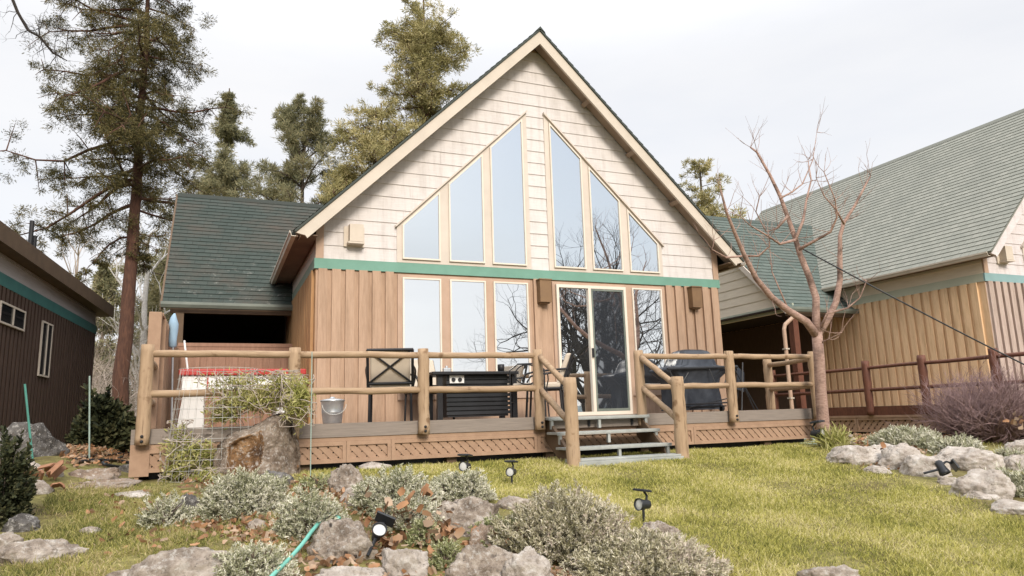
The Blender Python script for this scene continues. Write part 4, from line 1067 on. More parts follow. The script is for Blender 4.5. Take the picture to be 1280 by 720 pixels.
b.build('split_rock', [rockmat('lichen_boulder', [(.12, .085, .06), (.25, .19, .14), (.38, .31, .24)], scale=6.), rust], bl, smooth=True)
P2, d2 = gnd(344, 606); vs, fs = rock_geo(77, .17, .10, .13, 4); b = MB(); b.add([tuple(P2+rt_*x+vw*y+upv*(z+.03)) for x, y, z in vs], fs); b.build('fallen_slab', ROCK['dim'], bl, smooth=True)

# broken terracotta and stones heap
hp = [('curved terracotta shard on top of the heap at left', (52, 598, 26, 14), 0), ('terracotta shard leaning on the right of the heap', (68, 604, 30, 16), 0), ('terracotta shard at the left foot of the heap', (36, 606, 30, 16), 0), ('orange shard lying at the right foot of the heap', (72, 612, 18, 10), 0),
      ('grey angular stone in the middle of the terracotta heap', (50, 617, 32, 24), 1), ('mossy pale stone behind the terracotta heap', (34, 592, 30, 26), 1), ('grey stone at the right of the terracotta heap', (66, 596, 24, 16), 1)]
for i, (lb, a, kd) in enumerate(hp):
    if kd: rk(lb, *a, kind='grey' if i != 5 else 'pale', seed=300+i, sub=3, planes=12)
    else:
        P, d = gnd(a[0], a[1]); r_ = a[2]*d/F/2; b = MB(); V = []; nn = 9; tt = random.uniform(-.6, .6)
        for rr in (r_, r_*.78):
            for z in (0, 1.2*r_):
                for k in range(nn):
                    an = -.2+2.7*k/(nn-1); V.append((rr*math.cos(an), rr*math.sin(an)*.8, z+r_*.15*math.sin(k*2.1)))
        Fs = []
        for k in range(nn-1):
            Fs += [(k, k+1, nn+k+1, nn+k), (2*nn+k+1, 2*nn+k, 3*nn+k, 3*nn+k+1), (nn+k, nn+k+1, 3*nn+k+1, 3*nn+k), (k+1, k, 2*nn+k, 2*nn+k+1)]
        Fs += [(0, nn, 3*nn, 2*nn), (nn-1, 3*nn-1, 4*nn-1, 2*nn-1)]
        Rm = Matrix.Rotation(tt, 3, 'Y') @ Matrix.Rotation(random.uniform(0, 3), 3, 'Z') @ Matrix.Rotation(1.1, 3, 'X')
        V = [Rm @ Vector(v) for v in V]; lo = min(v.z for v in V)
        b.add([(P[0]+v.x, P[1]+v.y, P[2]+v.z-lo-.015+(.035 if i < 2 else 0)) for v in V], Fs); o = b.build('terracotta_shard', 'terracotta'); tag(o, lb, 'shard', 'broken terracotta at left')

# ------------------------------------------------------------------ shrubs
MT['sage'] = leafmat('grey_green_leaf', [(.16, .165, .085), (.30, .305, .185), (.44, .43, .305), (.54, .52, .41), (.63, .60, .50)], trans=.04, big=5.)
MT['sagegreen'] = leafmat('green_grey_leaf', [(.13, .15, .055), (.24, .255, .11), (.36, .365, .20), (.48, .465, .32)], trans=.04, big=5.)
MT['lavender'] = leafmat('brownish_lavender_leaf', [(.17, .155, .08), (.32, .295, .18), (.46, .425, .295), (.56, .515, .40), (.45, .37, .31)], trans=.04, big=3.)
MT['darkleaf'] = leafmat('dark_evergreen_leaf', [(.012, .016, .008), (.03, .036, .016), (.055, .06, .026), (.10, .095, .045)], trans=.15, big=2.)
MT['vine'] = leafmat('yellow_green_vine_leaf', [(.20, .21, .05), (.36, .36, .11), (.48, .45, .18), (.56, .50, .28)], trans=.35, big=4.)
MT['orangeleaf'] = leafmat('orange_fallen_leaf', [(.13, .075, .04), (.24, .125, .065), (.38, .20, .10), (.40, .29, .20), (.27, .19, .13)], trans=.15, big=2.)
def shrub(label, px, yb, w, h, mat='sage', n=10500, ln=.031, wd=.0085, name='grey_shrub', group='low grey shrubs of the garden bed', depth=.85, up=.3, stems=26):
    P, d = gnd(px, yb); rx = w*d/F/2*1.03; hh = h*d/F*.97
    vw = unit(np.array([P[0]-CAM[0], P[1]-CAM[1]])); ry = rx*depth
    slant = max(0, (CAM[2]-P[2])/d); rz = max(.08, hh-ry*slant*1.0)
    c = np.array([P[0]+vw[0]*ry*.85, P[1]+vw[1]*ry*.85, 0]); c[2] = gz(c[0], c[1])-.01
    n = int(n*max(.5, min(2.8, (rx*ry)/.09))*2.7)
    th = math.atan2(vw[1], vw[0])-math.pi/2; cs, sn = math.cos(th), math.sin(th)
    kk = 28; m_ = max(60, n//kk); n = m_*kk
    u = rng.normal(size=(m_, 3)); u[:, 2] = np.abs(u[:, 2])*.9+.02; u = unit(u)
    off = Vector((px*.1, yb*.1, 3))
    lump = np.array([1+.20*mnoise.noise(Vector(q)*1.8+off)+.18*mnoise.noise(Vector(q)*4.6+off)+.12*mnoise.noise(Vector(q)*10+off) for q in u])
    r_ = (.35+.65*rng.uniform(size=m_)**.35)*lump
    sp = u*r_[:, None]*np.array([rx, ry, rz])
    ax_ = unit(u*np.array([.9, .9, .7])+np.array([0, 0, up])+rng.normal(size=(m_, 3))*.28)
    sc_ = .55+.45*d/5.; sl = ln*2.2*sc_*rng.uniform(.7, 1.3, (m_, 1))
    idx = np.repeat(np.arange(m_), kk); f_ = rng.uniform(-1, .15, (n, 1))
    rad_ = unit(np.cross(ax_[idx], rng.normal(size=(n, 3))))
    loc = sp[idx]+ax_[idx]*sl[idx]*f_; loc[:, 2] = np.maximum(loc[:, 2], .0)
    dl = ax_[idx]*.9+rad_*.75
    rot = lambda A: np.stack([A[:, 0]*cs-A[:, 1]*sn, A[:, 0]*sn+A[:, 1]*cs, A[:, 2]], 1)
    V, Fc = blades(rot(loc)+c, rot(dl), rng.uniform(.5, 1.1, n)*ln*.75*sc_, wd*.72*sc_*rng.uniform(.7, 1.2, n), taper=.35, bend=.12)
    t = thing(name, label, 'shrub', tuple(c), group=group)
    npmesh('foliage', V, Fc, mat, t)
    b = MB()
    for i in range(stems):
        a = random.uniform(0, 6.283); q = random.uniform(.3, .95); e = np.array([math.cos(a)*q*rx*.9, math.sin(a)*q*ry*.9, rz*(.85-.5*q*q)])
        e = np.array([e[0]*cs-e[1]*sn, e[0]*sn+e[1]*cs, e[2]]); b.tube([c+e*.02, c+e*.5+np.array([0, 0, .03]), c+e], [.008, .005, .003], 5, cap=False)
    b.build('stems', 'twigwood', t)
    return t
shrub('big round frosted shrub right in front of the split boulder', 308, 652, 124, 66)
shrub('small round grey bush alone in the left grass', 206, 662, 68, 48, n=4200)
shrub('round grey shrub left of the teal hose', 388, 682, 98, 70)
shrub('tall grey green shrub at the middle of the bed before the lattice', 496, 650, 116, 62)
shrub('spreading grey shrub whose top hides the stem of the black lamp nearest the skirt', 574, 632, 92, 42)
shrub('frosted low shrub with orange leaves caught in its front', 508, 672, 104, 50, n=4800)
shrub('little round green tuft between two pitted rocks', 531, 684, 46, 32, 'sagegreen', n=4200)
shrub('largest lavender like shrub in the middle of the bed', 706, 716, 200, 104, 'lavender', n=10500, ln=.036)
shrub('low green grey shrub merging with the left side of the largest shrub', 634, 694, 92, 56, 'sagegreen', n=4200)
shrub('long low shrub along the bottom edge under the speckled rock', 800, 742, 220, 78, 'lavender', n=9500, ln=.036)
shrub('grey shrub draped over the flat rock at the bottom edge', 318, 742, 110, 66)
shrub('thin green tuft over the wide pale bottom rock', 560, 716, 44, 46, 'sagegreen', n=2600)
shrub('dim green weeds between the boulder and the lichen rock', 400, 614, 60, 24, 'sagegreen', n=2600, name='weeds')
G3 = 'low grey shrubs among the right rocks'
shrub('frosted low shrub behind the right rocks near the fruit tree', 1132, 562, 84, 26, n=3800, ln=.06, group=G3)
shrub('second frosted shrub between the rocks left of the twiggy bush', 1196, 572, 66, 24, n=3400, ln=.06, group=G3)
shrub('green grey shrub at the right edge on the large rounded rock', 1268, 622, 70, 38, 'sage', n=3600, ln=.06, group=G3)
shrub('small tuft right of the twiggy bush by the square rock', 1262, 580, 40, 20, 'sage', n=2600, ln=.05, group=G3)
shrub('yellow spiky grass clump behind the cairn', 1046, 562, 30, 20, 'vine', n=900, ln=.16, wd=.010, up=1.2, name='grass_clump', group=G3, stems=4)
G4 = 'dark shrubs at the left'
shrub('dark leafy shrub cut by the left frame edge', 2, 662, 70, 128, 'darkleaf', n=6500, ln=.05, wd=.02, name='evergreen_shrub', group=G4)
shrub('dark glossy shrub at the foot of the big pine', 128, 562, 74, 72, 'darkleaf', n=3800, ln=.08, wd=.035, name='evergreen_shrub', group=G4)
shrub('dark bush against the dark cabin wall above the dark rock', 40, 556, 100, 62, 'darkleaf', n=3000, ln=.07, wd=.03, name='evergreen_shrub', group=G4)

# leaves caught and fallen
lp = []
beds = [(poly_world([(210, 660), (360, 640), (440, 690), (420, 740), (340, 740), (330, 690)]), 650), (poly_world([(400, 610), (600, 640), (640, 720), (640, 745), (420, 745), (420, 650)]), 750),
        (poly_world([(60, 560), (150, 560), (175, 580), (90, 590)]), 900), (poly_world([(1040, 552), (1130, 548), (1160, 560), (1160, 590), (1080, 590)]), 900), (poly_world([(640, 700), (760, 740), (640, 745)]), 300),
        (poly_world([(90, 620), (260, 610), (270, 690), (110, 700)]), 120), ([(4.3, -2.4), (6.1, -3.3), (6.1, -.8), (4.6, -.6)], 900), (poly_world([(230, 600), (440, 600), (440, 640), (230, 650)]), 500)]
for pl, n in beds:
    q = scatter(pl, n*3, .05)[:n]; lp.append(q)
lp = np.concatenate(lp); k, z = view_keep(lp); lp, z = lp[k], z[k]
P3 = np.concatenate([lp, gzv(lp[:, 0], lp[:, 1])[:, None]+rng.uniform(.008, .04, (len(lp), 1))], 1)
D = rng.normal(size=(len(P3), 3))*np.array([1, 1, .35])
V, Fc = blades(P3, D, rng.uniform(.03, .06, len(P3)), rng.uniform(.018, .038, len(P3)), taper=.25, bend=.35)
tag(npmesh('fallen_leaves', V, Fc, 'orangeleaf'), 'fallen brown and orange leaves lying in the beds', 'leaves', kind='stuff')
def leaf_clump(label, px, py, n, w, lift):
    P, d = gnd(px, py+4); s_ = d/F*w
    Q = P+np.array([0, 0, lift])+rng.normal(size=(n, 3))*s_*np.array([.4, .4, .22]); 
    V, Fc = blades(Q, rng.normal(size=(n, 3)), rng.uniform(.05, .085, n), rng.uniform(.035, .06, n), taper=.3, bend=.35)
    tag(npmesh('leaf_clump', V, Fc, 'orangeleaf', loc=P), label, 'leaves', 'clumps of orange oak leaves', 'stuff')
leaf_clump('bright orange oak leaves caught in the front of the frosted shrub', 495, 660, 70, 60, .10)
leaf_clump('orange oak leaf sprig between the tuft and the tan rock', 560, 676, 26, 26, .08)
leaf_clump('orange leaves in the lower left of the largest shrub', 652, 690, 40, 34, .09)
leaf_clump('orange leaves behind the fallen black lamp in the bed', 484, 690, 24, 26, .06)
leaf_clump('brown leaves heaped between the rocks right of the tree', 1096, 572, 50, 34, .05)
leaf_clump('reddish leaves lodged against the split boulder', 360, 590, 20, 18, .10)

# purple brown twiggy bush
P, d = gnd(1236, 556); t = thing('twiggy_bush', 'big leafless purple brown bush by the right cabin', 'bush', tuple(P))
b = MB(); cxy = P+np.array([.5, .30, 0])
def twig(p, dr, ln, r, dep):
    n = 3; pts = [p]; dd = dr.copy()
    for i in range(n):
        dd = unit(dd+np.random.default_rng(random.randrange(10**9)).normal(size=3)*.16+np.array([0, 0, .05])); pts.append(pts[-1]+dd*ln/n)
    b.tube(pts, [r*(1-.22*i) for i in range(n+1)], 3, cap=False)
    if dep:
        for i in range(random.choice((2, 3, 3))):
            k = random.randrange(1, n+1); twig(pts[k], unit(dd+np.array([random.gauss(0, .55), random.gauss(0, .55), random.gauss(.12, .35)])), ln*.62, r*.62, dep-1)
for i in range(420):
    a = random.uniform(0, 6.283); q = random.uniform(.1, 1.3); twig(cxy+np.array([math.cos(a)*.16, math.sin(a)*.16, 0]), unit(np.array([math.cos(a)*q, math.sin(a)*q, .72])), random.uniform(.46, .66), .009, 3)
b.build('twigs', 'twigpurple', t)
Q = P+np.array([.05, -.45, .32])+rng.normal(size=(16, 3))*np.array([.10, .05, .05]); V, Fc = blades(Q, rng.normal(size=(16, 3)), .07, .05, taper=.3, bend=.3); npmesh('caught_leaves', V, Fc, 'orangeleaf', t)

# ------------------------------------------------------------------ garden spot lamps
def lamp(label, px, py, tall, yaw=0., fallen=None, scale=1., panel=.0):
    """small solar spot: stake, bracket, head with lens, tilted cell"""
    P, d = gnd(px, py); t = thing('solar_spot_lamp', label, 'garden lamp', tuple(P), group='black solar spot lamps', local=True)
    H = tall*d/F if not fallen else .25
    k = H/.26*scale
    MB().tube([(0, 0, -.03), (0, 0, .10*k)], .011*k, 8).build('stake', 'blackplastic', t)
    b = MB(); b.tube([(0, 0, .09*k), (0, .03*k, .12*k), (.0, .05*k, .2*k), (0, .02*k, .235*k)], .010*k, 8); b.build('bracket', 'blackplastic', t)
    hd = MB(); hd.lathe([(.022*k, -.075*k), (.036*k, -.06*k), (.038*k, .0), (.046*k, .03*k), (.050*k, .055*k), (.047*k, .055*k), (.043*k, .035*k)], (0, 0, .135*k), 20, axis=(0, -1, .08)); h_ = hd.build('lamp_head', 'blackplastic', t, smooth=True)
    MB().lathe([(.041*k, .036*k), (.041*k, .042*k), (.02*k, .046*k)], (0, 0, .135*k), 20, axis=(0, -1, .08)).build('lens', 'lens', h_)
    c = (0, .0, .245*k); b = MB(); b.obox(c, (.066*k, 0, 0), (0, .046*k, -.008*k), (0, .002*k, .008*k)); pn = b.build('solar_panel', 'blackplastic', t, bevel=.003)
    b = MB(); b.obox((0, .0021*k, .2545*k), (.056*k, 0, 0), (0, .038*k, -.0066*k), (0, .0002*k, .0014*k)); b.build('cell', 'solar', pn)
    t.rotation_euler = fallen or (0, 0, yaw)
    t.scale = (1, 1, 1)
    return t
lamp('upright black solar lamp beside the speckled rock at the lawn edge', 805, 652, 40, R(-78), panel=.0)
lamp('upright black solar lamp on the lawn left of the steps', 640, 606, 30, R(-45))
lamp('black solar lamp nearest the skirt, half hidden by a grey shrub', 582, 600, 32, R(-48))
l4 = lamp('black solar lamp toppled between the pitted rocks, lens up', 462, 700, 30, fallen=(R(-38), R(24), R(-20)), scale=1.0)
l4.location.z += .05
l5 = lamp('black solar lamp lying face down against the right rocks', 1160, 602, 30, fallen=(R(75), R(20), R(50)), scale=1.15); l5.location.z += .09
lamp('black solar lamp against the foot of the fruit tree', 1025, 560, 34, R(20))

# ------------------------------------------------------------------ hoses, stakes, cage
def hose(label, pts, mat, r=.012, name='garden_hose', lift=None):
    Q = []
    for i, (x, y) in enumerate(pts):
        P, d = gnd(x, y)
        if lift == 'front': P = atD(x, y, gnd(x, y+22)[1])
        Q.append(P+np.array([0, 0, 0 if lift == 'front' else r]))
    # smooth
    Q = np.array(Q); tt = np.linspace(0, len(Q)-1, len(Q)*8); S_ = []
    for u in tt:
        i = min(int(u), len(Q)-2); f = u-i; p0, p1, p2, p3 = Q[max(i-1, 0)], Q[i], Q[i+1], Q[min(i+2, len(Q)-1)]
        S_.append(.5*((2*p1)+(-p0+p2)*f+(2*p0-5*p1+4*p2-p3)*f*f+(-p0+3*p1-3*p2+p3)*f**3))
    b = MB(); b.tube(S_, r, 8); o = b.build(name, mat, smooth=True); tag(o, label, 'hose'); return o
hose('teal garden hose curving down over leaves to the bottom edge', [(424, 648), (413, 643), (402, 650), (390, 664), (378, 680), (362, 698), (344, 716), (322, 740)], 'hose', .013, lift='front')
hose('black hose loops on the ground at the left deck corner', [(178, 584), (150, 578), (118, 577), (92, 580), (105, 573), (140, 570), (164, 568), (150, 574), (128, 581), (160, 587), (184, 590)], 'hoseblack', .017)
hose('grey green hose lying along the foot of the right skirt', [(930, 556), (960, 555), (990, 552), (1012, 549), (1018, 553), (1000, 556), (1030, 556), (1060, 551)], 'palestake', .014)
def stake(label, x0, y0, x1, y1, mat, r=.011):
    P, d = gnd(x0, y0); Q = CAM+ray(x1, y1)*d; b = MB(); b.tube([P-np.array([0, 0, .05]), Q], r, 8); o = b.build('plant_stake', mat); tag(o, label, 'stake', 'thin green plant stakes')
stake('leaning green plant stake near the terracotta heap', 42, 576, 31, 480, 'stake')
stake('upright pale plant stake before the dark shrub', 112, 574, 112, 470, 'palestake', .009)
P, d = gnd(262, 602); ccx = np.array([P[0]+.05, P[1]+.46, gz(P[0], P[1])])
cg = thing('wire_cage', 'tapered welded wire cage around the vines left of the boulder', 'plant cage', tuple(ccx))
b = MB(); r0, r1, hh = .50, .38, 1.13; ns = 30
for i in range(12):
    z = hh*i/11; rr = r0+(r1-r0)*i/13; b.tube([ccx+np.array([rr*math.cos(a), rr*.8*math.sin(a), z]) for a in np.linspace(0, 2*math.pi, 33)], .0016, 4, cap=False)
for i in range(ns):
    a = 2*math.pi*i/ns; b.tube([ccx+np.array([r0*math.cos(a), r0*.8*math.sin(a), 0]), ccx+np.array([r1*math.cos(a), r1*.8*math.sin(a), hh])], .0015, 4, cap=False)
b.build('wire_mesh', 'wire', cg)
def vines(label, boxes, n_st, n_lf, base):
    t = thing('vine', label, 'vine', tuple(base), group='tangled vines by the boulder')
    b = MB(); L1 = []; D1 = []
    for (c, ext, k, lf) in boxes:
        c = np.array(c); ext = np.array(ext)
        for i in range(k):
            p = c+rng.uniform(-1, 1, 3)*ext*np.array([.8, .8, 1]); dr = unit(rng.normal(size=3)+np.array([0, 0, .3])); pts = [p]
            for s in range(6):
                dr = unit(dr+rng.normal(size=3)*.5); p = np.clip(p+dr*.07, c-ext, c+ext); pts.append(p)
            b.tube(pts, .0042, 4, cap=False)
        u = rng.normal(size=(lf, 3)); u = unit(u)*(rng.uniform(size=(lf, 1))**.5); lump = np.array([.75+.6*mnoise.noise(Vector(q)*2.2+Vector(c)) for q in u])[:, None]
        L1.append(c+u*lump*ext*1.15); D1.append(rng.normal(size=(lf, 3))+np.array([0, 0, -.2]))
    b.build('stems', 'twigpale', t)
    L1 = np.concatenate(L1); D1 = np.concatenate(D1); V, Fc = blades(L1, D1, rng.uniform(.025, .06, len(L1)), rng.uniform(.009, .016, len(L1)), taper=.2, bend=.3)
    npmesh('foliage', V, Fc, 'vine', t)
at7 = lambda x, y, d: atD(x, y, d)
vines('yellow green vines filling the lower part of the wire cage', [(at7(236, 575, 7.3), (.26, .26, .26), 60, 3800), (at7(268, 600, 7.1), (.28, .2, .12), 24, 1300), (at7(225, 545, 7.4), (.12, .15, .16), 14, 260)], 0, 0, ccx)
vines('yellow green vines sprawling over the split boulder', [(at7(318, 500, 7.55), (.44, .16, .15), 60, 2600), (at7(372, 500, 7.45), (.17, .18, .27), 50, 1900), (at7(300, 478, 7.6), (.42, .12, .12), 34, 620), (at7(352, 480, 7.6), (.25, .12, .14), 24, 520), (at7(280, 516, 7.5), (.2, .15, .13), 20, 900)], 0, 0, Bc)
P, d = gnd(388, 600); b = MB(); b.tube([P, atD(390, 440, d)], .0055, 6); o = b.build('plant_stake', 'palestake'); tag(o, 'thin stake standing behind the vines beside the boulder', 'stake', 'thin green plant stakes')

# ------------------------------------------------------------------ trees
def branchy(b, p, dr, ln, r, dep, spread=.6, upb=.08, wig=.18, nk=(2, 3), shrink=.68, seg=4, sides=(6, 5, 4, 3, 3, 3), tips=None, lvl=0):
    pts = [np.array(p, float)]; dd = np.array(dr, float)
    for i in range(seg):
        dd = unit(dd+rng.normal(size=3)*wig+np.array([0, 0, upb])); pts.append(pts[-1]+dd*ln/seg)
    rad = [r*(1-.4*i/seg) for i in range(seg+1)]
    b.tube(pts, rad, sides[min(lvl, 5)], cap=False)
    if tips is not None and dep <= 1: tips.append((pts[-1], dd))
    if dep > 0:
        for i in range(random.randint(*nk)):
            k = random.randint(max(1, seg//2), seg) if i else seg
            nd = unit(dd+rng.normal(size=3)*spread); branchy(b, pts[k], nd, ln*shrink*random.uniform(.8, 1.15), rad[k]*.72, dep-1, spread, upb, wig, nk, shrink, seg, sides, tips, lvl+1)

# fruit tree on the lawn
DT = 10.35
P0, d0 = gnd(1031, 560); P0 = atD(1031, 558, DT); P0[2] = gz(P0[0], P0[1])-.02
ft = thing('fruit_tree', 'bare pinkish young tree with upright limbs right of the deck', 'tree', tuple(P0))
b = MB()
def limb(px, dd, r0, r1, sides=10):
    k = len(px); pts = [atD(x, y, DT+dd*i/max(1, k-1)) for i, (x, y) in enumerate(px)]
    b.tube(pts, [r0+(r1-r0)*i/(k-1) for i in range(k)], sides); return pts
tr = [P0]+[atD(x, y, DT) for x, y in ((1029, 530), (1026, 490), (1024, 450), (1021, 415))]
b.tube(tr, [.105, .088, .08, .076, .074], 14)
b.build('trunk', 'barkpink', ft, smooth=True)
b = MB()
limbs = [limb([(1021, 420), (1008, 402), (985, 388), (965, 372), (945, 348), (930, 318), (918, 290), (908, 265), (901, 238)], -.9, .062, .012),
 limb([(1022, 420), (1020, 395), (1020, 372), (1011, 345), (1000, 318), (994, 298), (985, 272), (975, 245), (962, 218), (946, 190), (938, 184)], .35, .06, .012),
 limb([(1023, 418), (1034, 400), (1045, 378), (1050, 350), (1050, 325), (1050, 295), (1055, 278), (1068, 258), (1080, 235), (1088, 220)], .3, .055, .010),
 limb([(994, 300), (1004, 275), (1008, 250), (1014, 225), (1010, 200)], .6, .026, .006, 7), limb([(998, 312), (1020, 300), (1038, 290), (1046, 272), (1044, 250), (1030, 215)], -.5, .026, .006, 7),
 limb([(994, 300), (975, 305), (960, 295), (938, 282), (925, 270)], -.5, .022, .005, 7), limb([(930, 320), (948, 320), (962, 308), (962, 298)], -.2, .02, .006, 7), limb([(930, 320), (908, 322), (890, 312), (893, 300)], -.3, .018, .004, 7),
 limb([(985, 270), (972, 285), (958, 290), (945, 265), (950, 245)], .3, .02, .004, 7), limb([(975, 248), (990, 240), (1003, 230), (1016, 200), (1021, 165)], .5, .016, .003, 6), limb([(1055, 280), (1045, 262), (1030, 245), (1020, 222)], -.3, .018, .004, 6),
 limb([(1023, 416), (1034, 392), (1060, 385), (1075, 372), (1083, 352)], -.4, .022, .005, 7), limb([(1022, 430), (1036, 424), (1052, 416)], -.3, .014, .004, 6), limb([(985, 386), (965, 340), (963, 315)], .4, .014, .004, 6)]
for L_ in limbs:
    for i in range(max(1, len(L_)//3), len(L_)):
        for q in range(2 if i < len(L_)-1 else 3):
            branchy(b, L_[i], unit(rng.normal(size=3)*.6+np.array([0, 0, .8])), random.uniform(.16, .36), .005, 1, .4, .12, .10, (1, 3), .75, 3, (4, 3, 3, 3, 3, 3))
b.build('limbs', 'barkpink', ft, smooth=True)

MT['needle_dark'] = leafmat('dark_olive_needles', [(.03, .03, .012), (.07, .065, .025), (.13, .112, .043), (.23, .185, .075)], trans=.3, big=.5)
MT['needle_mid'] = leafmat('olive_needles', [(.05, .055, .024), (.11, .11, .05), (.19, .175, .085), (.27, .24, .13)], trans=.2, big=.5)
MT['needle_grey'] = leafmat('grey_green_needles', [(.085, .09, .05), (.18, .18, .10), (.29, .275, .15), (.40, .35, .20)], trans=.35, big=.5)
MT['needle_fir'] = leafmat('yellow_olive_needles', [(.12, .115, .045), (.27, .245, .10), (.42, .37, .17), (.55, .47, .25)], trans=.35, big=.5)
def conifer(name, label, base, top, r_tr, prof, nl, mat, bark, droop=0., tufts=7, tn=34, tr=.3, nl_len=.16, nl_w=.03, bare=0., updir=.2, sub=3, lean=(0, 0), group='tall conifers behind the cabins', dens=1., side_bias=None, sway=.02, jit=.55):
    """base (x,y,z), prof: list of (height fraction, crown radius); limbs from prof[0] height"""
    x, y, z0 = base; H = top-z0
    t = thing(name, label, 'tree', base, group=group)
    ns = 14; tp = [np.array([x+lean[0]*i/ns+random.gauss(0, sway)*r_tr*2, y+lean[1]*i/ns, z0+H*i/ns]) for i in range(ns+1)]
    tpa = np.array(tp)
    b = MB(); b.tube(tp, [r_tr*(1.12 if i == 0 else 1)*(1-.93*(i/ns)**1.1)+.012 for i in range(ns+1)], 14, cap=False)
    fr = [p[0] for p in prof]; rd = [p[1] for p in prof]
    C = []; CD = []
    hs = np.sort(rng.uniform(fr[0], .99, nl))
    for q, hf in enumerate(hs):
        rr = np.interp(hf, fr, rd)*random.uniform(jit, 1.15); a = q*2.4+random.gauss(0, .5)
        if side_bias: rr *= 1+side_bias*math.cos(a)
        p = np.array([np.interp(hf, np.linspace(0, 1, ns+1), tpa[:, k]) for k in range(3)]); dr = np.array([math.cos(a), math.sin(a), updir]); pts = [p]; seg = 5
        for s in range(seg):
            dr = unit(dr+rng.normal(size=3)*.16+np.array([0, 0, -droop*.3 if s < 3 else droop*.2])); pts.append(pts[-1]+dr*rr/seg)
        lr = max(.012, min(r_tr*.3, rr*.022)); b.tube(pts, [lr*(1-.75*s/seg) for s in range(seg+1)], 5, cap=False)
        for s in range(1, seg+1):
            if s/seg < bare: continue
            for k in range(sub):
                dv = unit(dr*.6+rng.normal(size=3)*.7+np.array([0, 0, -droop*.5])); ln = rr*.3*random.uniform(.4, 1.)
                e = pts[s]+dv*ln
                if k < 2: b.tube([pts[s], (pts[s]+e)/2+np.array([0, 0, .02]), e], [lr*.35, lr*.25, .006], 3, cap=False)
                for g in range(max(1, int(tufts*ln/.8+.6))):
                    f = random.uniform(.3, 1.05); C.append(pts[s]+dv*ln*f+rng.normal(size=3)*tr*.45); CD.append(dv)
    b.build('trunk', bark, t, smooth=True)
    C = np.array(C); CD = np.array(CD)
    k = rng.uniform(size=len(C)) < dens; C, CD = C[k], CD[k]
    n = len(C)*tn
    idx = np.repeat(np.arange(len(C)), tn); u = unit(rng.normal(size=(n, 3)))*(rng.uniform(size=(n, 1))**.85)*tr*rng.uniform(.5, 1.2, (len(C), 1))[idx]*np.array([1, 1, .75])
    tops = np.clip((C[:, 2]-z0)/H, 0, 1); loc_r = np.interp(tops, fr, rd)/max(rd); u = u*np.clip(.4+.8*loc_r, .4, 1)[idx][:, None]
    Pn = C[idx]+u; Dn = unit(CD[idx]*.5+unit(u)*.8+rng.normal(size=(n, 3))*.4+np.array([0, 0, .15-droop*.6]))
    V, Fc = blades(Pn, Dn, rng.uniform(.6, 1.3, n)*nl_len, nl_w*rng.uniform(.7, 1.3, n), taper=.25, bend=.1)
    npmesh('crown', V, Fc, mat, t)
    print(name, len(C), n); return t
# big red-trunked tree at left
q = atD(151, 500, 18)
conifer('cedar_tree', 'huge red barked tree with drooping foliage between the left cabin and the carport', (q[0], q[1], -.7), 13.6, .195, [(.36, .3), (.42, 2.3), (.52, 2.7), (.62, 2.5), (.75, 2.2), (.9, 1.8), (1, .9)], 105, 'needle_dark', 'bark', droop=.6, tufts=5, tn=95, tr=.25, nl_len=.07, nl_w=.013, bare=.35, updir=.12, sub=4, lean=(.05, .0), dens=.5, sway=.06, jit=.3, side_bias=-.2)
def far_tree(px, ytop, D, wpx, **k):
    a = atD(px, 500, D); tz = atD(px, ytop, D)[2]; return (a[0], a[1], -.8), tz, wpx*D/F/2
b_, tz, r_ = far_tree(270, 76, 30, 190); conifer('fir_tree', 'slender pale green fir just right of the huge red barked tree', b_, tz, .2, [(.2, r_*1.1), (.4, r_), (.6, r_*.72), (.8, r_*.38), (.93, r_*.12), (1, .05)], 110, 'needle_grey', 'barkdark', droop=.3, dens=.9, tufts=6, tn=46, tr=.26, jit=.4, nl_len=.13, nl_w=.022, bare=.2)
b_, tz, r_ = far_tree(372, 96, 27, 165); conifer('pine_tree', 'open crowned pine above the carport roof', b_, tz, .16, [(.28, r_*.9), (.5, r_), (.7, r_*.95), (.88, r_*.6), (1, .35)], 60, 'needle_grey', 'barkdark', droop=-.5, tufts=5, tn=60, tr=.24, nl_len=.15, nl_w=.018, bare=.3, updir=.6, dens=.8)
b_, tz, r_ = far_tree(534, -60, 27, 118); conifer('pine_tree', 'tall dense olive pine rising behind the main roof left of the ridge', b_, tz, .28, [(.2, r_*1.3), (.5, r_*1.1), (.7, r_), (.9, r_*.9), (1, r_*.4)], 150, 'needle_fir', 'bark', droop=.05, tufts=6, tn=52, tr=.27, dens=.5, nl_len=.12, nl_w=.022, bare=.15, updir=.25)
b_, tz, r_ = far_tree(476, 98, 25, 140); conifer('pine_tree', 'short bushy pine low behind the left slope of the main roof', b_, tz, .2, [(.3, r_*1.2), (.6, r_*1.1), (.85, r_*.8), (1, r_*.35)], 90, 'needle_fir', 'bark', droop=0., tufts=5, tn=52, tr=.27, dens=.55, nl_len=.12, nl_w=.022, bare=.15, updir=.3)
b_, tz, r_ = far_tree(430, 190, 24, 64); conifer('pine_tree', 'small young pine at the foot of the bushy one above the carport ridge', b_, tz, .1, [(.4, r_), (.7, r_*.8), (1, .2)], 40, 'needle_fir', 'bark', tufts=5, tn=44, tr=.22, dens=.7, nl_len=.12, nl_w=.02)
b_, tz, r_ = far_tree(898, 180, 24, 104); conifer('pine_tree', 'pine peeping between the main roof and the green carport roof', b_, tz, .16, [(.3, r_*1.5), (.6, r_*1.3), (.8, r_*.7), (1, r_*.2)], 60, 'needle_fir', 'barkdark', tufts=4, tn=50, tr=.22, nl_len=.12, nl_w=.02, bare=.3, updir=.4, dens=.6)
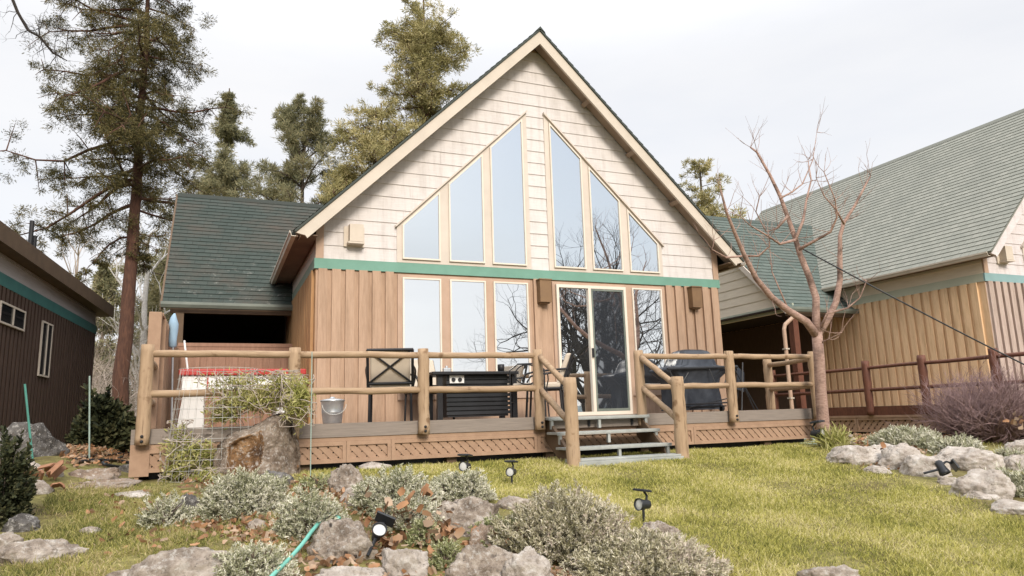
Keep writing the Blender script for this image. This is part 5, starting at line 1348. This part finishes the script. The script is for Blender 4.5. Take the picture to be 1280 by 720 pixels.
b_, tz, r_ = far_tree(122, 330, 34, 60); conifer('fir_tree', 'small dark fir behind the dark cabin left of the red trunk', b_, tz, .14, [(.1, r_*1.2), (.5, r_), (.8, r_*.5), (1, .2)], 60, 'needle_grey', 'barkdark', tufts=5, tn=26, tr=.32, nl_len=.22, nl_w=.05)
b_, tz, r_ = far_tree(196, 320, 34, 70); conifer('fir_tree', 'pale fir between the red trunk and the carport', b_, tz, .14, [(.1, r_*1.2), (.5, r_), (.8, r_*.6), (1, .2)], 60, 'needle_mid', 'barkdark', tufts=5, tn=26, tr=.32, nl_len=.22, nl_w=.05)

conifer('pine_tree', 'unseen young pine added out of frame to shade the left rocks', (-9.6, -15.5, -1.8), 6.6, .14, [(.12, 1.7), (.4, 1.5), (.7, 1.0), (1, .15)], 70, 'needle_mid', 'barkdark', tufts=5, tn=26, tr=.3, nl_len=.16, nl_w=.03, dens=.6, group='unseen pine added left of the camera')  # unseen tree added behind and left of the camera for its shade
# leafless trees and thickets behind
def bare_tree(label, px, yb, ytop, D, r, mat, dep=4, spread=.5, name='bare_tree', n0=1, shrink=.7, group='leafless trees behind the cabins', upb=.12, trunk=.45):
    a = atD(px, yb, D); a[2] = -.8; tz = atD(px, ytop, D)[2]; H = tz-a[2]
    t = thing(name, label, 'tree', tuple(a), group=group)
    b = MB(); pts = [a+np.array([random.gauss(0, .04), random.gauss(0, .04), H*i/8]) for i in range(8)]
    b.tube(pts, [r*(1-.7*i/8) for i in range(8)], 10, cap=False); b.build('trunk', mat, t, smooth=True)
    b = MB()
    for i in range(2, 8):
        for k in range(2 if i < 7 else 3): branchy(b, pts[i], unit(np.array([random.gauss(0, 1), random.gauss(0, 1), .9])), H*.2*(1.15-.08*i), r*.32, dep-1, spread, upb, .14, (2, 3), shrink, 4)
    b.build('branches', mat, t); return t
bare_tree('white trunked birch between the red trunk and the carport roof', 176, 480, 262, 26, .17, 'barkwhite', 3)
bare_tree('thin bare tree above the roof of the dark cabin', 88, 440, 280, 40, .12, 'twigpale', 4, group='leafless trees behind the cabins')
bare_tree('second thin bare tree nearer the red trunk', 128, 440, 300, 36, .09, 'twigpale', 4)
def thicket(label, px, D, wpx, ytop, n, mat='twigpale'):
    c = atD(px, 500, D); c[2] = -.7; w = wpx*D/F/2; h = atD(px, ytop, D)[2]+.7
    t = thing('thicket', label, 'bush', tuple(c), group='pale leafless thickets at left'); b = MB()
    for i in range(n):
        p = c+np.array([random.uniform(-w, w), random.uniform(-1.2, 1.2), 0]); branchy(b, p, unit(np.array([random.gauss(0, .35), random.gauss(0, .3), 1])), h*random.uniform(.35, .6), .02, 3, .55, .02, .2, (2, 3), .62, 4, (4, 3, 3, 3, 3, 3))
    b.build('twigs', mat, t)
thicket('pale tangled thicket between the dark cabin and the red trunk', 124, 20, 60, 405, 42)
thicket('pale tangled thicket right of the red trunk', 185, 22, 60, 400, 34)
thicket('tall pale thicket just behind the far corner of the dark cabin', 104, 24, 70, 330, 30)
thicket('pale thicket low behind the big red trunk', 150, 19, 70, 430, 30)
# dead twigs high at left
t = thing('dead_branch', 'bare twiggy branch hanging into the top left corner', 'branch', tuple(atD(-60, 120, 12)))
b = MB(); pp = [atD(x, y, 12+dz) for x, y, dz in ((-60, 150, 0), (-12, 95, 0), (10, 128, .1))]; 
b.tube([atD(-80, -60, 12.), atD(8, -20, 12.1), atD(22, 15, 12.15), atD(35, 38, 12.2), atD(50, 46, 12.2), atD(66, 66, 12.3), atD(84, 76, 12.4)], [.04, .03, .026, .022, .024, .02, .008], 6)
for x, y in ((22, 15), (35, 38), (50, 46), (60, 58), (70, 70), (8, -20)):
    for k in range(3): branchy(b, atD(x, y, 12.2), unit(rng.normal(size=3)), .35, .007, 2, .6, 0, .2, (2, 3), .65, 3, (4, 3, 3, 3, 3, 3))
b.build('twigs', 'silhouette', t)
# lake-side oak behind the camera, mirrored in the glass
def oak(label, x, y, H, r, dep, spread, sd):
    global rng
    random.seed(sd); rng = np.random.default_rng(sd)
    t = thing('oak_tree', label, 'tree', (x, y, -2.4), group='bare oaks on the shore behind the camera')
    b = MB(); z0 = -2.4; pts = [np.array([x+random.gauss(0, .1), y, z0+H*.30*i/4]) for i in range(5)]
    b.tube(pts, [r*1.3, r*1.05, r, r*.97, r*.9], 12, cap=False); b.build('trunk', 'silhouette', t)
    b = MB()
    for i in range(8):
        a = i*2.4; branchy(b, pts[2+i % 3], unit(np.array([math.cos(a)*.8, math.sin(a)*.8, random.uniform(.35, 1.0)])), H*.25, r*.52, dep, spread, .08, .2, (2, 4), .72, 5)
    branchy(b, pts[4], np.array([0.1, 0, 1]), H*.25, r*.8, dep, spread, .1, .12, (3, 4), .75, 5)
    b.build('branches', 'silhouette', t)
oak('large bare oak mirrored in the door and right windows', 14.4, -25.0, 13.2, .34, 5, .5, 5)
oak('slimmer bare oak just right of the large one, mirrored in the raked panes', 17.0, -27.5, 13.8, .28, 5, .45, 8)
random.seed(3); rng = np.random.default_rng(3)

# cable
Pa, Pb = atD(1003, 311, 10.55), atD(1290, 452, 9.7); Pc = Pb+(Pb-Pa)*1.0
while Pc[2] > gz(Pc[0], Pc[1]): Pc = Pc+(Pb-Pa)*.05
b = MB(); n = 24; b.tube([Pa+(Pc-Pa)*i/n+np.array([0, 0, -.10*math.sin(math.pi*i/n)*(1 if i else 0)]) for i in range(n+1)], .011, 8); o = b.build('cable', 'blackplastic'); tag(o, 'black cable sloping from the fruit tree down to the right', 'cable')

# ------------------------------------------------------------------ light
SUN_AZ, SUN_EL = R(184), R(29)      # azimuth clockwise from +Y
dirv = Vector((math.sin(SUN_AZ)*math.cos(SUN_EL), math.cos(SUN_AZ)*math.cos(SUN_EL), math.sin(SUN_EL)))
sd = bpy.data.lights.new('sun', 'SUN'); sd.energy = 2.2; sd.angle = R(18); sd.color = (1, .92, .82)
so = bpy.data.objects.new('sun', sd); COL.objects.link(so); so.rotation_euler = dirv.to_track_quat('Z', 'Y').to_euler()
so.location = (0, -10, 30)
w = bpy.data.worlds.new('World'); sc.world = w; w.use_nodes = True; nt = w.node_tree; L = nt.links.new
bg = nt.nodes['Background']; bg.inputs[1].default_value = .1
sky = nt.nodes.new('ShaderNodeTexSky'); sky.sky_type = 'NISHITA'; sky.sun_disc = False; sky.sun_elevation = SUN_EL; sky.sun_rotation = SUN_AZ; sky.dust_density = 1.2; sky.air_density = 1.
tc = N(nt, 'ShaderNodeTexCoord'); mp = N(nt, 'ShaderNodeMapping'); mp.inputs['Scale'].default_value = (1.2, 1.2, 4.5); L(tc.outputs['Generated'], mp.inputs[0])
no = N(nt, 'ShaderNodeTexNoise', Scale=1.6, Detail=6., Roughness=.55); L(mp.outputs[0], no.inputs['Vector'])
mr = N(nt, 'ShaderNodeMapRange'); L(no.outputs[0], mr.inputs[0]); mr.inputs[1].default_value = .3; mr.inputs[2].default_value = .62; mr.inputs[3].default_value = .84; mr.inputs[4].default_value = .97
# clearer sky high above the lake
sx = N(nt, 'ShaderNodeSeparateXYZ'); L(tc.outputs['Generated'], sx.inputs[0])
ma = N(nt, 'ShaderNodeMapRange', interpolation_type='SMOOTHSTEP'); L(sx.outputs[1], ma.inputs[0]); ma.inputs[1].default_value = -.1; ma.inputs[2].default_value = -.6
mb_ = N(nt, 'ShaderNodeMapRange', interpolation_type='SMOOTHSTEP'); L(sx.outputs[2], mb_.inputs[0]); mb_.inputs[1].default_value = .16; mb_.inputs[2].default_value = .55
mu = N(nt, 'ShaderNodeMath', operation='MULTIPLY'); L(ma.outputs[0], mu.inputs[0]); L(mb_.outputs[0], mu.inputs[1])
m2 = N(nt, 'ShaderNodeMath', operation='MULTIPLY'); L(mu.outputs[0], m2.inputs[0]); m2.inputs[1].default_value = .5
su = N(nt, 'ShaderNodeMath', operation='SUBTRACT', use_clamp=True); L(mr.outputs[0], su.inputs[0]); L(m2.outputs[0], su.inputs[1])
mx = N(nt, 'ShaderNodeMixRGB'); L(su.outputs[0], mx.inputs[0]); L(sky.outputs[0], mx.inputs[1]); mx.inputs[2].default_value = (5.85, 5.85, 5.95, 1)
# an overcast sky is brighter towards the zenith
mz = N(nt, 'ShaderNodeMapRange', interpolation_type='SMOOTHSTEP'); L(sx.outputs[2], mz.inputs[0]); mz.inputs[1].default_value = .42; mz.inputs[2].default_value = .95; mz.inputs[3].default_value = 1.; mz.inputs[4].default_value = 3.0
mv = N(nt, 'ShaderNodeVectorMath', operation='SCALE'); L(mx.outputs[0], mv.inputs[0]); L(mz.outputs[0], mv.inputs['Scale'])
L(mv.outputs[0], bg.inputs[0])
vs = sc.view_settings; vs.view_transform = 'Standard'; vs.look = 'None'; vs.exposure = .74; vs.gamma = 1; vs.use_curve_mapping = False
sc.render.film_transparent = False
sc.cycles.max_bounces = 8; sc.cycles.transparent_max_bounces = 4
